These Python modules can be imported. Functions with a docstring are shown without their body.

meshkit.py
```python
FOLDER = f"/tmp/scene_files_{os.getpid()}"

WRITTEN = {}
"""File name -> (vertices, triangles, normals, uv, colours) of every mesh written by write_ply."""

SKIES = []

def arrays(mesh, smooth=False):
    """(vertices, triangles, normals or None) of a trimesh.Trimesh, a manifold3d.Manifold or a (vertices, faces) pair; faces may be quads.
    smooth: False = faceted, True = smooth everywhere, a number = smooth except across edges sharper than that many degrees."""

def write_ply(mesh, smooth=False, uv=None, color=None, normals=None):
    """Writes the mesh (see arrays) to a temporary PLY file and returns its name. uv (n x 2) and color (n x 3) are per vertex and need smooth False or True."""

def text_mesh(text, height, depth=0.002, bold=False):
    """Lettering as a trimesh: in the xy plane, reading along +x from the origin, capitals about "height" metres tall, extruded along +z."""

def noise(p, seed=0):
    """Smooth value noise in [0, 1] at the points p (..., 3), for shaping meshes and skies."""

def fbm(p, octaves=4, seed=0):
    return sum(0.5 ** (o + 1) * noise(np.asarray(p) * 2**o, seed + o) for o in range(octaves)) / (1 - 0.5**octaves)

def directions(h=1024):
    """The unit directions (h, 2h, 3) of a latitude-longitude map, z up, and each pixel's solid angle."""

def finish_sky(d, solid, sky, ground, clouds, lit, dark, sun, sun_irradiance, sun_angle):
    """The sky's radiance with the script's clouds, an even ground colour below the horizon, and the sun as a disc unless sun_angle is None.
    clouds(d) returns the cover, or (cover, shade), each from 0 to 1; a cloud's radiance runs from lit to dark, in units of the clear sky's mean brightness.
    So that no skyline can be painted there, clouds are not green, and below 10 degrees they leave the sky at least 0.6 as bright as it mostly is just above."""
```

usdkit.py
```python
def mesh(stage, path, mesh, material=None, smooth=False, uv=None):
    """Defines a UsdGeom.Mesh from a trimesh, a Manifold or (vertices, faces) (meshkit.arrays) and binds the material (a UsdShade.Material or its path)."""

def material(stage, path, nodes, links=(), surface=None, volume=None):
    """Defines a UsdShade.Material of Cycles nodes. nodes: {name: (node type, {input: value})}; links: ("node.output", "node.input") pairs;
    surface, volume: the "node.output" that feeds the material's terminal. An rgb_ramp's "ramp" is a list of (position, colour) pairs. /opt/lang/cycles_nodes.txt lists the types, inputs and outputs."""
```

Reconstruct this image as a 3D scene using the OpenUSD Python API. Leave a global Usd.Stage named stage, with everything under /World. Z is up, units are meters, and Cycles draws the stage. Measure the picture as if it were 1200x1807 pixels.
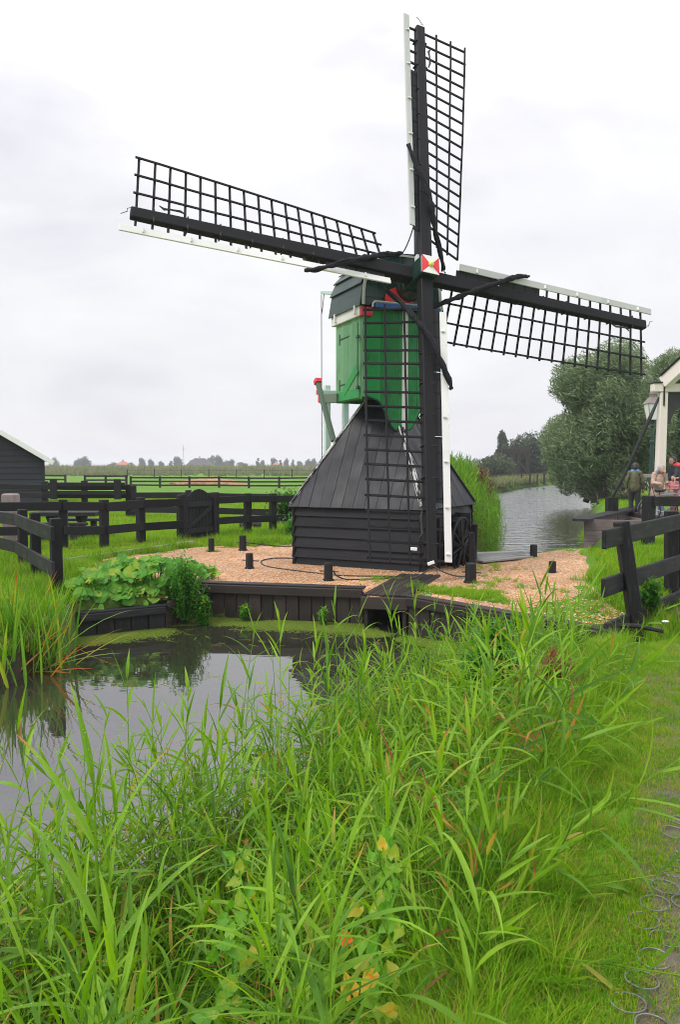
import math
import numpy as np
import trimesh
import manifold3d as m3
import shapely
from shapely.geometry import Polygon, LineString, box as sbox
from shapely.ops import triangulate
import usdkit, meshkit
from pxr import Usd, UsdGeom, UsdLux, UsdShade, Gf, Sdf, Vt

stage = Usd.Stage.CreateInMemory()
UsdGeom.SetStageUpAxis(stage, 'Z')
UsdGeom.SetStageMetersPerUnit(stage, 1.0)
UsdGeom.Xform.Define(stage, '/World')
UsdGeom.Scope.Define(stage, '/World/Looks')
PI = math.pi

# ------------------------------------------------------------------ camera, sky, sun, exposure
EYE, PITCH, FPX = 1.65, math.atan(81.5 / 1400), 1400.0
cam = UsdGeom.Camera.Define(stage, '/World/camera')
cam.AddTranslateOp().Set(Gf.Vec3d(0, 0, EYE))
cam.AddRotateXOp().Set(90 - math.degrees(PITCH))
cam.CreateHorizontalApertureAttr(24.0)
cam.CreateVerticalApertureAttr(24.0 * 1024 / 681)
cam.CreateFocalLengthAttr(28.0)
cam.CreateFStopAttr(0.0)
cam.CreateClippingRangeAttr(Gf.Vec2f(0.05, 20000))
cam.CreateExposureAttr(0.6)

SUN = np.array([-0.62, -0.42, 0.95]); SUN /= np.linalg.norm(SUN)
sun_el, sun_rot = math.asin(SUN[2]), math.atan2(SUN[0], SUN[1])
CLOUD = 6.75
usdkit.material(stage, '/World/Looks/sky', {
    'tc': ('texture_coordinate', {}),
    'map': ('mapping', {'scale': (1.0, 1.0, 2.6)}),
    'n1': ('noise_texture', {'scale': 1.5, 'detail': 5.0, 'roughness': 0.55, 'distortion': 0.4}),
    'n2': ('noise_texture', {'scale': 4.2, 'detail': 4.0, 'roughness': 0.5}),
    'add': ('mix_color', {'blend_type': 'mix', 'fac': 0.3}),
    'ramp': ('rgb_ramp', {'ramp': [(0.32, (0.66, 0.65, 0.72)), (0.44, (0.78, 0.77, 0.83)), (0.53, (0.89, 0.885, 0.92)), (0.64, (0.985, 0.985, 0.985)), (1.0, (1.0, 1.0, 1.0))]}),
    'mul': ('mix_color', {'blend_type': 'multiply', 'fac': 1.0, 'b': (CLOUD, CLOUD, CLOUD), 'use_clamp_result': False, 'use_clamp': False}),
    'sky': ('sky_texture', {'sky_type': 'single_scattering', 'sun_disc': False, 'sun_elevation': sun_el, 'sun_rotation': sun_rot}),
    'mix': ('mix_color', {'blend_type': 'mix', 'fac': 0.95, 'use_clamp_result': False}),
    'xyz': ('separate_xyz', {}), 'pos': ('math', {'math_type': 'maximum', 'value2': 0.0}), 'pw': ('math', {'math_type': 'power', 'value2': 2.1}),
    'zen': ('math', {'math_type': 'multiply_add', 'value2': 1.15, 'value3': 0.98}),        # an overcast sky is brighter overhead
    'grad': ('mix_color', {'blend_type': 'multiply', 'fac': 1.0, 'use_clamp_result': False, 'use_clamp': False}),
    'bg': ('background_shader', {'strength': 0.1}),
}, [('tc.generated', 'map.vector'), ('map.vector', 'n1.vector'), ('map.vector', 'n2.vector'), ('n1.fac', 'add.a'), ('n2.fac', 'add.b'),
    ('add.result', 'ramp.fac'), ('ramp.color', 'mul.a'), ('tc.generated', 'xyz.vector'), ('xyz.z', 'pos.value1'), ('pos.value', 'pw.value1'), ('pw.value', 'zen.value1'), ('mul.result', 'grad.a'), ('zen.value', 'grad.b'), ('sky.color', 'mix.a'), ('grad.result', 'mix.b'), ('mix.result', 'bg.color')], surface='bg.background')
dome = UsdLux.DomeLight.Define(stage, '/World/sky')
dome.CreateIntensityAttr(1.0)
UsdShade.MaterialBindingAPI.Apply(dome.GetPrim()).Bind(UsdShade.Material.Get(stage, '/World/Looks/sky'))
dome.GetPrim().SetCustomDataByKey('kind', 'structure')
sun = UsdLux.DistantLight.Define(stage, '/World/sun')
sun.CreateIntensityAttr(0.40)
sun.CreateAngleAttr(25.0)
sun.CreateColorAttr(Gf.Vec3f(1.0, 0.97, 0.93))
sun.GetPrim().CreateAttribute('inputs:normalize', Sdf.ValueTypeNames.Bool).Set(True)
sun.AddTransformOp().Set(Gf.Matrix4d(Gf.Rotation(Gf.Vec3d(0, 0, 1), Gf.Vec3d(*map(float, SUN))), Gf.Vec3d(0, 0, 30)))

# ------------------------------------------------------------------ helpers
rng = np.random.default_rng(7)
taken = {}


def numbered(path):
    n = taken.get(path, -1) + 1
    taken[path] = n
    return path if n == 0 else '%s_%03d' % (path, n)


def tag(prim, label=None, cat=None, group=None, kind=None):
    for k, v in (('label', label), ('category', cat), ('group', group), ('kind', kind)):
        if v:
            prim.SetCustomDataByKey(k, v)
    return prim


class Thing:
    """an Xform at the thing's base; its parts are given in world coordinates"""
    def __init__(s, name, label, cat, loc=(0, 0, 0), group=None, kind=None):
        s.path = numbered('/World/' + name)
        s.x = UsdGeom.Xform.Define(stage, s.path)
        s.loc = np.array(loc, float)
        s.x.AddTranslateOp().Set(Gf.Vec3d(*map(float, loc)))
        s.prim = tag(s.x.GetPrim(), label, cat, group, kind)

    def part(s, name, mb, mat, parent=None, label=None, smooth=False):
        p = numbered((parent or s.path) + '/' + name)
        mb.define(p, mat, -s.loc, smooth)
        if label:
            stage.GetPrimAtPath(p).SetCustomDataByKey('label', label)
        return p


def single(name, mb, mat, label=None, cat=None, group=None, kind=None, smooth=False):
    p = numbered('/World/' + name)
    mb.define(p, mat, (0, 0, 0), smooth)
    return tag(stage.GetPrimAtPath(p), label, cat, group, kind)


def set_place(x, loc, rot, sc):
    have = {o.GetOpName(): o for o in x.GetOrderedXformOps()}
    for nm, add, val in (('xformOp:translate', x.AddTranslateOp, Gf.Vec3d(*map(float, loc))), ('xformOp:rotateZ', x.AddRotateZOp, float(rot)), ('xformOp:scale', x.AddScaleOp, Gf.Vec3f(*map(float, sc)))):
        (have[nm] if nm in have else add()).Set(val)


def copy_of(first, name, label, cat, loc, rotz=0.0, scale=1.0, group=None):
    p = numbered('/World/' + name)
    x = UsdGeom.Xform.Define(stage, p)
    x.GetPrim().GetReferences().AddInternalReference(first.path)
    sc = (scale,) * 3 if np.ndim(scale) == 0 else scale
    set_place(x, loc, math.degrees(rotz), sc)
    x.GetPrim().SetInstanceable(True)
    tag(x.GetPrim(), label, cat, group)
    return x.GetPrim()


def unit(v):
    v = np.asarray(v, float)
    return v / np.linalg.norm(v)


def frame(p0, p1, up):
    d = unit(np.subtract(p1, p0))
    s = np.cross(d, up)
    if np.linalg.norm(s) < 1e-6:
        s = np.cross(d, (1, 0, 0))
    s = unit(s)
    return d, s, np.cross(s, d)


class MB:
    """collects shapes into one mesh, with a uv in metres (u along the grain) and a tint per vertex"""
    def __init__(s):
        s.v, s.f, s.uv, s.t, s.n = [], [], [], [], 0

    def add(s, v, f, uv=None, t=0.5):
        v = np.asarray(v, float); f = np.asarray(f, int)
        if f.shape[1] == 4:
            f = np.vstack([f[:, [0, 1, 2]], f[:, [0, 2, 3]]])
        s.v.append(v); s.f.append(f + s.n)
        s.uv.append(v[:, :2] if uv is None else np.asarray(uv, float))
        s.t.append(np.broadcast_to(np.asarray(t, float), (len(v),)))
        s.n += len(v)
        return s

    def beam(s, p0, p1, w, h, up=(0, 0, 1), ch=0.006, t=None, w1=None, h1=None):
        """a chamfered bar from p0 to p1: w across, h along up"""
        p0, p1 = np.asarray(p0, float), np.asarray(p1, float)
        d, sd, u = frame(p0, p1, up)
        L = np.linalg.norm(p1 - p0); w1 = w if w1 is None else w1; h1 = h if h1 is None else h1
        ch = min(ch, 0.3 * min(w, h, w1, h1, L))
        v, uv = [], []
        for e, (ww, hh) in enumerate(((w, h), (w1, h1))):
            for inset, x in (((1, 0.0), (0, ch)) if e == 0 else ((0, L - ch), (1, L))):
                a, b = ww / 2, hh / 2
                pts = [(a - ch, -b), (a, -b + ch), (a, b - ch), (a - ch, b), (-a + ch, b), (-a, b - ch), (-a, -b + ch), (-a + ch, -b)]
                if inset:
                    k0, k1 = (a - ch) / a, (b - ch) / b
                    pts = [(q * k0, r * k1) for q, r in pts]
                for q, r in pts:
                    v.append(p0 + d * x + sd * q + u * r); uv.append((x, q + 1.37 * r))
        f = []
        for k in range(3):
            for i in range(8):
                a, b = k * 8 + i, k * 8 + (i + 1) % 8
                f += [(a, b, b + 8), (a, b + 8, a + 8)]
        for i in range(1, 7):
            f += [(0, i + 1, i), (24, 24 + i, 24 + i + 1)]
        off = rng.random() * 50
        return s.add(v, f, np.array(uv) + off, rng.random() if t is None else t)

    def box(s, lo, hi, **k):
        lo, hi = np.asarray(lo, float), np.asarray(hi, float)
        c = (lo + hi) / 2
        return s.beam((lo[0], c[1], c[2]), (hi[0], c[1], c[2]), hi[1] - lo[1], hi[2] - lo[2], **k)

    def tube(s, path, r, n=6, t=None, cap=True):
        P = np.asarray(path, float); m = len(P)
        r = np.broadcast_to(np.asarray(r, float), (m,))
        T = np.gradient(P, axis=0); T /= np.maximum(np.linalg.norm(T, axis=1, keepdims=True), 1e-9)
        ref = np.array([0, 0, 1.0]) if abs(T[0][2]) < 0.9 else np.array([1.0, 0, 0])
        S = np.cross(T[0], ref); S /= np.linalg.norm(S)
        v, uv, L = [], [], 0
        for i in range(m):
            S = S - T[i] * (S @ T[i]); S /= np.linalg.norm(S)
            U = np.cross(T[i], S)
            if i: L += np.linalg.norm(P[i] - P[i - 1])
            for k in range(n):
                a = 2 * PI * k / n
                v.append(P[i] + r[i] * (math.cos(a) * S + math.sin(a) * U)); uv.append((L, r[i] * a))
        f = []
        for i in range(m - 1):
            for k in range(n):
                a, b = i * n + k, i * n + (k + 1) % n
                f += [(a, b, b + n), (a, b + n, a + n)]
        if cap:
            v += [P[0], P[-1]]; uv += [(0, 0), (L, 0)]
            c0, c1 = m * n, m * n + 1
            for k in range(n):
                f += [(c0, (k + 1) % n, k), (c1, (m - 1) * n + k, (m - 1) * n + (k + 1) % n)]
        return s.add(v, f, uv, rng.random() if t is None else t)

    def prism(s, pts, depth, o, ex, ey, t=None, holes=()):
        """polygon pts (2D, in ex, ey from o) extruded by depth along ex x ey, centred"""
        g = shapely.make_valid(Polygon(pts, holes)) if not hasattr(pts, 'geom_type') else pts
        ex, ey = np.asarray(ex, float), np.asarray(ey, float)
        ez = unit(np.cross(ex, ey))
        for q in getattr(g, 'geoms', [g]):
            if q.geom_type != 'Polygon' or q.area < 1e-6:
                continue
            m = trimesh.creation.extrude_polygon(q, depth, engine='earcut')
            V = np.array(m.vertices)
            W = np.asarray(o) + V[:, :1] * ex + V[:, 1:2] * ey + (V[:, 2:3] - depth / 2) * ez
            s.add(W, m.faces, np.c_[V[:, 1] + V[:, 2], V[:, 0] + V[:, 2]] + rng.random() * 30, rng.random() if t is None else t)
        return s

    def tm(s, m, t=0.5):
        return s.add(m.vertices, m.faces, None, t)

    def lathe(s, prof, c, n=16, t=0.5):
        v, f = [], []
        for r, z in prof:
            for k in range(n):
                a = 2 * PI * k / n
                v.append((c[0] + r * math.cos(a), c[1] + r * math.sin(a), c[2] + z))
        for i in range(len(prof) - 1):
            for k in range(n):
                a, b = i * n + k, i * n + (k + 1) % n
                f += [(a, b, b + n), (a, b + n, a + n)]
        return s.add(v, f, None, t)

    def arrays(s):
        return np.vstack(s.v), np.vstack(s.f), np.vstack(s.uv), np.concatenate(s.t)

    def define(s, path, mat, shift=(0, 0, 0), smooth=False):
        v, f, uv, t = s.arrays()
        m = UsdGeom.Mesh.Define(stage, path)
        m.CreatePointsAttr(Vt.Vec3fArray.FromNumpy((v + shift).astype(np.float32)))
        m.CreateFaceVertexCountsAttr(Vt.IntArray.FromNumpy(np.full(len(f), 3, np.int32)))
        m.CreateFaceVertexIndicesAttr(Vt.IntArray.FromNumpy(f.astype(np.int32).ravel()))
        m.CreateSubdivisionSchemeAttr('none')
        api = UsdGeom.PrimvarsAPI(m)
        api.CreatePrimvar('st', Sdf.ValueTypeNames.TexCoord2fArray, 'vertex').Set(Vt.Vec2fArray.FromNumpy(uv.astype(np.float32)))
        api.CreatePrimvar('tint', Sdf.ValueTypeNames.FloatArray, 'vertex').Set(Vt.FloatArray.FromNumpy(t.astype(np.float32)))
        if smooth:
            nn = np.zeros_like(v); fn = np.cross(v[f[:, 1]] - v[f[:, 0]], v[f[:, 2]] - v[f[:, 0]])
            for k in range(3):
                np.add.at(nn, f[:, k], fn)
            nn /= np.maximum(np.linalg.norm(nn, axis=1, keepdims=True), 1e-12)
            m.CreateNormalsAttr(Vt.Vec3fArray.FromNumpy(nn.astype(np.float32)))
            m.SetNormalsInterpolation('vertex')
        if mat:
            UsdShade.MaterialBindingAPI.Apply(m.GetPrim()).Bind(UsdShade.Material.Get(stage, '/World/Looks/' + mat))
        return m


def scatter(name, protos, pos, rotz=None, scale=None, idx=None, tilt=None, label=None, cat=None, group=None):
    """protos: [(MB, material, part name)]; one PointInstancer of uncountable things"""
    path = numbered('/World/' + name)
    pi = UsdGeom.PointInstancer.Define(stage, path)
    targets = []
    for mb, mat, nm in protos:
        p = numbered(path + '/' + nm)
        mb.define(p, mat)
        targets.append(Sdf.Path(p))
    pi.CreatePrototypesRel().SetTargets(targets)
    n = len(pos); r = np.random.default_rng(n)
    rotz = r.random(n) * 2 * PI if rotz is None else np.asarray(rotz)
    scale = np.ones(n) if scale is None else np.asarray(scale)
    idx = r.integers(0, len(protos), n) if idx is None else np.asarray(idx)
    pi.CreatePositionsAttr(Vt.Vec3fArray.FromNumpy(np.asarray(pos, np.float32)))
    pi.CreateProtoIndicesAttr(Vt.IntArray.FromNumpy(idx.astype(np.int32)))
    sc = np.repeat(scale[:, None], 3, 1) if scale.ndim == 1 else scale
    pi.CreateScalesAttr(Vt.Vec3fArray.FromNumpy(sc.astype(np.float32)))
    q = []
    for i in range(n):
        a = Gf.Rotation(Gf.Vec3d(0, 0, 1), math.degrees(rotz[i]))
        if tilt is not None:
            a = a * Gf.Rotation(Gf.Vec3d(*map(float, tilt[i][0])), math.degrees(tilt[i][1]))
        u = a.GetQuat(); q.append(Gf.Quath(u.GetReal(), *u.GetImaginary()))
    pi.CreateOrientationsAttr(Vt.QuathArray(q))
    tag(pi.GetPrim(), label, cat, group, 'stuff')
    return pi


# ------------------------------------------------------------------ materials
def look(name, nodes, links, surface):
    usdkit.material(stage, '/World/Looks/' + name, nodes, links, surface=surface)
    return name


def wood(name, dark, light, rough=(0.5, 0.75), grain=(1.2, 26.0), bump=0.35, wear=None, wear_at=(0.62, 0.72), spec=0.35, stain=None):
    """planks: grain along u, tone by tint, optional flaking paint"""
    N = {'tc': ('texture_coordinate', {}), 'm': ('mapping', {'scale': (grain[0], grain[1], 1)}),
         'g': ('noise_texture', {'scale': 1.0, 'detail': 6.0, 'roughness': 0.62, 'distortion': 0.3}),
         'b': ('noise_texture', {'scale': 1.7, 'detail': 4.0}),
         't': ('attribute', {'attribute': 'tint'}),
         'x': ('math', {'math_type': 'multiply_add', 'value2': 0.55, 'value3': -0.12}),
         'y': ('math', {'math_type': 'multiply_add', 'value2': 0.45}),
         'z': ('math', {'math_type': 'multiply_add', 'value2': 0.5}),
         'r': ('rgb_ramp', {'ramp': [(0.2, dark), (0.85, light)]}),
         'rr': ('map_range', {'from_min': 0.25, 'from_max': 0.75, 'to_min': rough[0], 'to_max': rough[1]}),
         'bp': ('bump', {'strength': bump, 'distance': 0.006}),
         'p': ('principled_bsdf', {'specular_ior_level': spec})}
    L = [('tc.UV', 'm.vector'), ('m.vector', 'g.vector'), ('tc.UV', 'b.vector'), ('g.fac', 'x.value1'), ('b.fac', 'y.value1'), ('x.value', 'y.value3'),
         ('t.fac', 'z.value1'), ('y.value', 'z.value3'), ('z.value', 'r.fac'), ('g.fac', 'bp.height'), ('b.fac', 'rr.value'), ('rr.result', 'p.roughness'), ('bp.normal', 'p.normal')]
    src = 'r.color'
    for i, (col, at, sc) in enumerate([q for q in ((wear, wear_at, (2.5, 14.0)), (stain, (0.52, 0.66), (1.2, 1.6))) if q[0]]):
        k = str(i)
        N.update({'wm' + k: ('mapping', {'scale': (sc[0], sc[1], 1), 'location': (3.1 + i, 1.7, 0)}),
                  'wn' + k: ('noise_texture', {'scale': 1.0, 'detail': 8.0, 'roughness': 0.68}),
                  'wr' + k: ('map_range', {'from_min': at[0], 'from_max': at[1], 'to_min': 0.0, 'to_max': 1.0, 'clamp': True}),
                  'wx' + k: ('mix_color', {'blend_type': 'mix', 'b': col})})
        L += [('tc.UV', f'wm{k}.vector'), (f'wm{k}.vector', f'wn{k}.vector'), (f'wn{k}.fac', f'wr{k}.value'), (f'wr{k}.result', f'wx{k}.fac'), (src, f'wx{k}.a')]
        src = f'wx{k}.result'
    L.append((src, 'p.base_color'))
    return look(name, N, L, 'p.BSDF')


def plain(name, col, rough=0.5, spec=0.5, metal=0.0, vary=0.25, scale=9.0, bump=0.1):
    c0 = tuple(max(0, c * (1 - vary)) for c in col); c1 = tuple(min(1, c * (1 + vary)) for c in col)
    return look(name, {'g': ('geometry', {}), 'n': ('noise_texture', {'scale': scale, 'detail': 5.0, 'roughness': 0.6}), 'r': ('rgb_ramp', {'ramp': [(0.3, c0), (0.7, c1)]}),
                       'bp': ('bump', {'strength': bump, 'distance': 0.004}),
                       'p': ('principled_bsdf', {'roughness': rough, 'specular_ior_level': spec, 'metallic': metal})},
                [('g.position', 'n.vector'), ('n.fac', 'r.fac'), ('r.color', 'p.base_color'), ('n.fac', 'bp.height'), ('bp.normal', 'p.normal')], 'p.BSDF')


def leafy(name, ramp, trans=0.35, rough=0.45, spec=0.4, noise_scale=7.0, amount=0.35):
    """foliage: colour from the mesh's tint, varied a little in space, with light passing through"""
    return look(name, {'t': ('attribute', {'attribute': 'tint'}), 'oi': ('object_info', {}), 'g': ('geometry', {}),
                       'n': ('noise_texture', {'scale': noise_scale, 'detail': 3.0}),
                       'a': ('math', {'math_type': 'multiply_add', 'value2': amount, 'value3': -amount * 0.5}),
                       'o': ('math', {'math_type': 'multiply_add', 'value2': 0.16, 'value3': -0.08}),
                       's': ('math', {'math_type': 'add'}), 's2': ('math', {'math_type': 'add'}),
                       'r': ('rgb_ramp', {'ramp': ramp}),
                       'p': ('principled_bsdf', {'roughness': rough, 'specular_ior_level': spec}),
                       'hs': ('hsv', {'saturation': 1.1, 'value': 1.5}),
                       'tr': ('translucent_bsdf', {}), 'mx': ('mix_closure', {'fac': trans})},
                [('g.position', 'n.vector'), ('n.fac', 'a.value1'), ('oi.random', 'o.value1'), ('a.value', 's.value1'), ('t.fac', 's.value2'), ('s.value', 's2.value1'), ('o.value', 's2.value2'),
                 ('s2.value', 'r.fac'), ('r.color', 'p.base_color'), ('r.color', 'hs.color'), ('hs.color', 'tr.color'), ('p.BSDF', 'mx.closure1'), ('tr.BSDF', 'mx.closure2')], 'mx.closure')


wood('tarred_wood', (0.004, 0.004, 0.005), (0.016, 0.0155, 0.018), spec=0.22)
wood('tarred_board', (0.0045, 0.0048, 0.006), (0.016, 0.0165, 0.020), grain=(0.8, 14.0), bump=0.4, rough=(0.35, 0.65), spec=0.28, wear=(0.032, 0.031, 0.031), wear_at=(0.56, 0.74))
wood('roof_plank', (0.0065, 0.007, 0.0095), (0.020, 0.021, 0.027), grain=(0.8, 14.0), bump=0.4, rough=(0.35, 0.62), spec=0.3, wear=(0.036, 0.036, 0.038), wear_at=(0.55, 0.75))
wood('worn_black', (0.006, 0.006, 0.007), (0.020, 0.020, 0.022), spec=0.25, wear=(0.06, 0.06, 0.062), wear_at=(0.52, 0.8), bump=0.5)
wood('grey_wood', (0.10, 0.10, 0.10), (0.30, 0.29, 0.28), wear=(0.06, 0.07, 0.05), wear_at=(0.6, 0.8), bump=0.5)
wood('wet_brown', (0.008, 0.006, 0.0055), (0.038, 0.028, 0.023), wear=(0.16, 0.14, 0.12), wear_at=(0.66, 0.76), bump=0.6)
wood('abutment_wood', (0.10, 0.075, 0.075), (0.24, 0.19, 0.18), wear=(0.05, 0.045, 0.04), wear_at=(0.55, 0.8), bump=0.5)
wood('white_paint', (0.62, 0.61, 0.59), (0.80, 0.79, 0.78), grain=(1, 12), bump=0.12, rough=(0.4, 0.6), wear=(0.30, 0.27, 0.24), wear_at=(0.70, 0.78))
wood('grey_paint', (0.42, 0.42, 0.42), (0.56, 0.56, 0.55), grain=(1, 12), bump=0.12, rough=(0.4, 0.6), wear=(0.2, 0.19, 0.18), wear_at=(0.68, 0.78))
wood('flaking_white', (0.006, 0.006, 0.008), (0.02, 0.02, 0.022), wear=(0.62, 0.61, 0.58), wear_at=(0.50, 0.53), bump=0.4)
wood('cream_paint', (0.64, 0.56, 0.50), (0.76, 0.68, 0.62), grain=(0.6, 10), bump=0.12, rough=(0.4, 0.6), wear=(0.35, 0.30, 0.25), wear_at=(0.70, 0.80))
wood('bright_green', (0.006, 0.150, 0.030), (0.018, 0.265, 0.065), grain=(0.7, 10), bump=0.15, rough=(0.3, 0.5), stain=(0.005, 0.105, 0.024), wear=(0.03, 0.16, 0.06), wear_at=(0.56, 0.7))
wood('pale_green', (0.088, 0.245, 0.108), (0.16, 0.34, 0.17), grain=(0.7, 12), bump=0.3, rough=(0.45, 0.7), stain=(0.075, 0.20, 0.09), wear=(0.21, 0.35, 0.22), wear_at=(0.58, 0.72))
wood('repaint_green', (0.012, 0.21, 0.045), (0.03, 0.29, 0.07), grain=(0.7, 12), bump=0.15, rough=(0.4, 0.6), wear=(0.2, 0.38, 0.2), wear_at=(0.60, 0.72))
wood('dull_green', (0.07, 0.105, 0.075), (0.14, 0.185, 0.135), grain=(0.7, 12), bump=0.2)
wood('mint', (0.42, 0.60, 0.52), (0.54, 0.70, 0.62), grain=(0.7, 12), bump=0.1)
wood('cap_board', (0.016, 0.036, 0.034), (0.062, 0.092, 0.084), grain=(0.7, 12), bump=0.2, rough=(0.35, 0.55))
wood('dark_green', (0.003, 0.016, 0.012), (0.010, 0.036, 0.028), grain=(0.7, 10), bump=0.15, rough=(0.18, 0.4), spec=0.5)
plain('red_paint', (0.55, 0.02, 0.03), 0.45)
plain('bright_red', (0.72, 0.035, 0.045), 0.45, vary=0.1)
plain('clean_white', (0.80, 0.80, 0.78), 0.45, vary=0.06)
plain('blue_paint', (0.03, 0.11, 0.34), 0.45)
plain('yellow_paint', (0.70, 0.62, 0.12), 0.5)
plain('iron', (0.02, 0.02, 0.022), 0.5, metal=0.4)
plain('dark_cloth', (0.016, 0.016, 0.020), 0.8, spec=0.2, vary=0.5, scale=30, bump=0.6)
plain('rope', (0.10, 0.09, 0.08), 0.85, scale=60)
plain('dark_rope', (0.035, 0.032, 0.03), 0.85, scale=60)
plain('lamp_metal', (0.20, 0.165, 0.15), 0.5)
plain('lamp_green', (0.012, 0.04, 0.032), 0.4)
plain('lamp_glass', (0.72, 0.74, 0.70), 0.15, vary=0.05)
plain('brick_red', (0.40, 0.14, 0.09), 0.8, scale=0.5)
plain('far_wall', (0.42, 0.36, 0.32), 0.8, scale=0.5)
plain('far_dark', (0.03, 0.03, 0.032), 0.6, scale=0.8)
plain('shed_black', (0.010, 0.012, 0.016), 0.55)
wood('shed_board', (0.010, 0.012, 0.016), (0.026, 0.030, 0.038), grain=(0.6, 12), bump=0.3, rough=(0.4, 0.6))
plain('bark', (0.05, 0.042, 0.034), 0.9, scale=12, bump=0.8)
plain('skin', (0.52, 0.32, 0.24), 0.55, vary=0.06)
plain('hair_grey', (0.36, 0.35, 0.34), 0.6, scale=40, vary=0.5)
plain('hair_dark', (0.025, 0.02, 0.018), 0.5, scale=40, vary=0.4)
plain('coat_beige', (0.44, 0.30, 0.235), 0.8, scale=14)
plain('coat_olive', (0.085, 0.085, 0.035), 0.55, scale=14)
plain('coat_dark', (0.022, 0.026, 0.035), 0.7)
plain('coat_pink', (0.56, 0.20, 0.23), 0.75)
plain('jeans', (0.26, 0.32, 0.42), 0.8)
plain('trousers_dark', (0.020, 0.020, 0.024), 0.8)
plain('scarf_blue', (0.08, 0.26, 0.55), 0.8)
plain('scarf_grey', (0.16, 0.16, 0.20), 0.8)
plain('shoe', (0.03, 0.028, 0.026), 0.6)
plain('bag_black', (0.015, 0.015, 0.015), 0.5)
plain('chrome', (0.55, 0.56, 0.58), 0.25, metal=1.0)
plain('tyre', (0.015, 0.015, 0.015), 0.8)
plain('bike_blue', (0.10, 0.13, 0.20), 0.35)
plain('umbrella_grey', (0.17, 0.19, 0.22), 0.6)
plain('ring_plastic', (0.13, 0.14, 0.14), 0.3, spec=0.6, vary=0.5, scale=40)
plain('pebble', (0.55, 0.45, 0.36), 0.8, scale=70, vary=0.4)
plain('woodchip', (0.56, 0.26, 0.09), 0.8, scale=50, vary=0.3)
plain('rusty_plate', (0.11, 0.062, 0.052), 0.6, scale=12, vary=0.5)

REED = [(0.0, (0.026, 0.068, 0.010)), (0.3, (0.072, 0.172, 0.018)), (0.55, (0.142, 0.288, 0.018)), (0.75, (0.22, 0.38, 0.025)), (0.86, (0.30, 0.29, 0.05)), (0.94, (0.42, 0.22, 0.05)), (1.0, (0.22, 0.10, 0.04))]
leafy('reed_leaf', REED, trans=0.30, rough=0.42, spec=0.2, noise_scale=5.0, amount=0.34)
GRASS = [(0.0, (0.030, 0.085, 0.004)), (0.35, (0.080, 0.225, 0.006)), (0.6, (0.155, 0.325, 0.008)), (0.8, (0.28, 0.37, 0.02)), (0.92, (0.30, 0.26, 0.07)), (1.0, (0.26, 0.16, 0.06))]
leafy('grass_blade', GRASS, trans=0.32, rough=0.6, spec=0.12, noise_scale=1.3, amount=0.45)
IRIS = [(0.0, (0.022, 0.075, 0.012)), (0.45, (0.075, 0.22, 0.020)), (0.7, (0.20, 0.36, 0.03)), (0.82, (0.42, 0.36, 0.03)), (0.92, (0.52, 0.19, 0.02)), (1.0, (0.40, 0.07, 0.02))]
leafy('iris_leaf', IRIS, trans=0.3, rough=0.35, amount=0.2)
BROAD = [(0.0, (0.025, 0.085, 0.012)), (0.45, (0.065, 0.23, 0.020)), (0.7, (0.15, 0.35, 0.035)), (0.85, (0.42, 0.40, 0.05)), (0.95, (0.60, 0.33, 0.03)), (1.0, (0.62, 0.16, 0.02))]
leafy('broad_leaf', BROAD, trans=0.35, rough=0.45, spec=0.22, amount=0.25)
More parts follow.
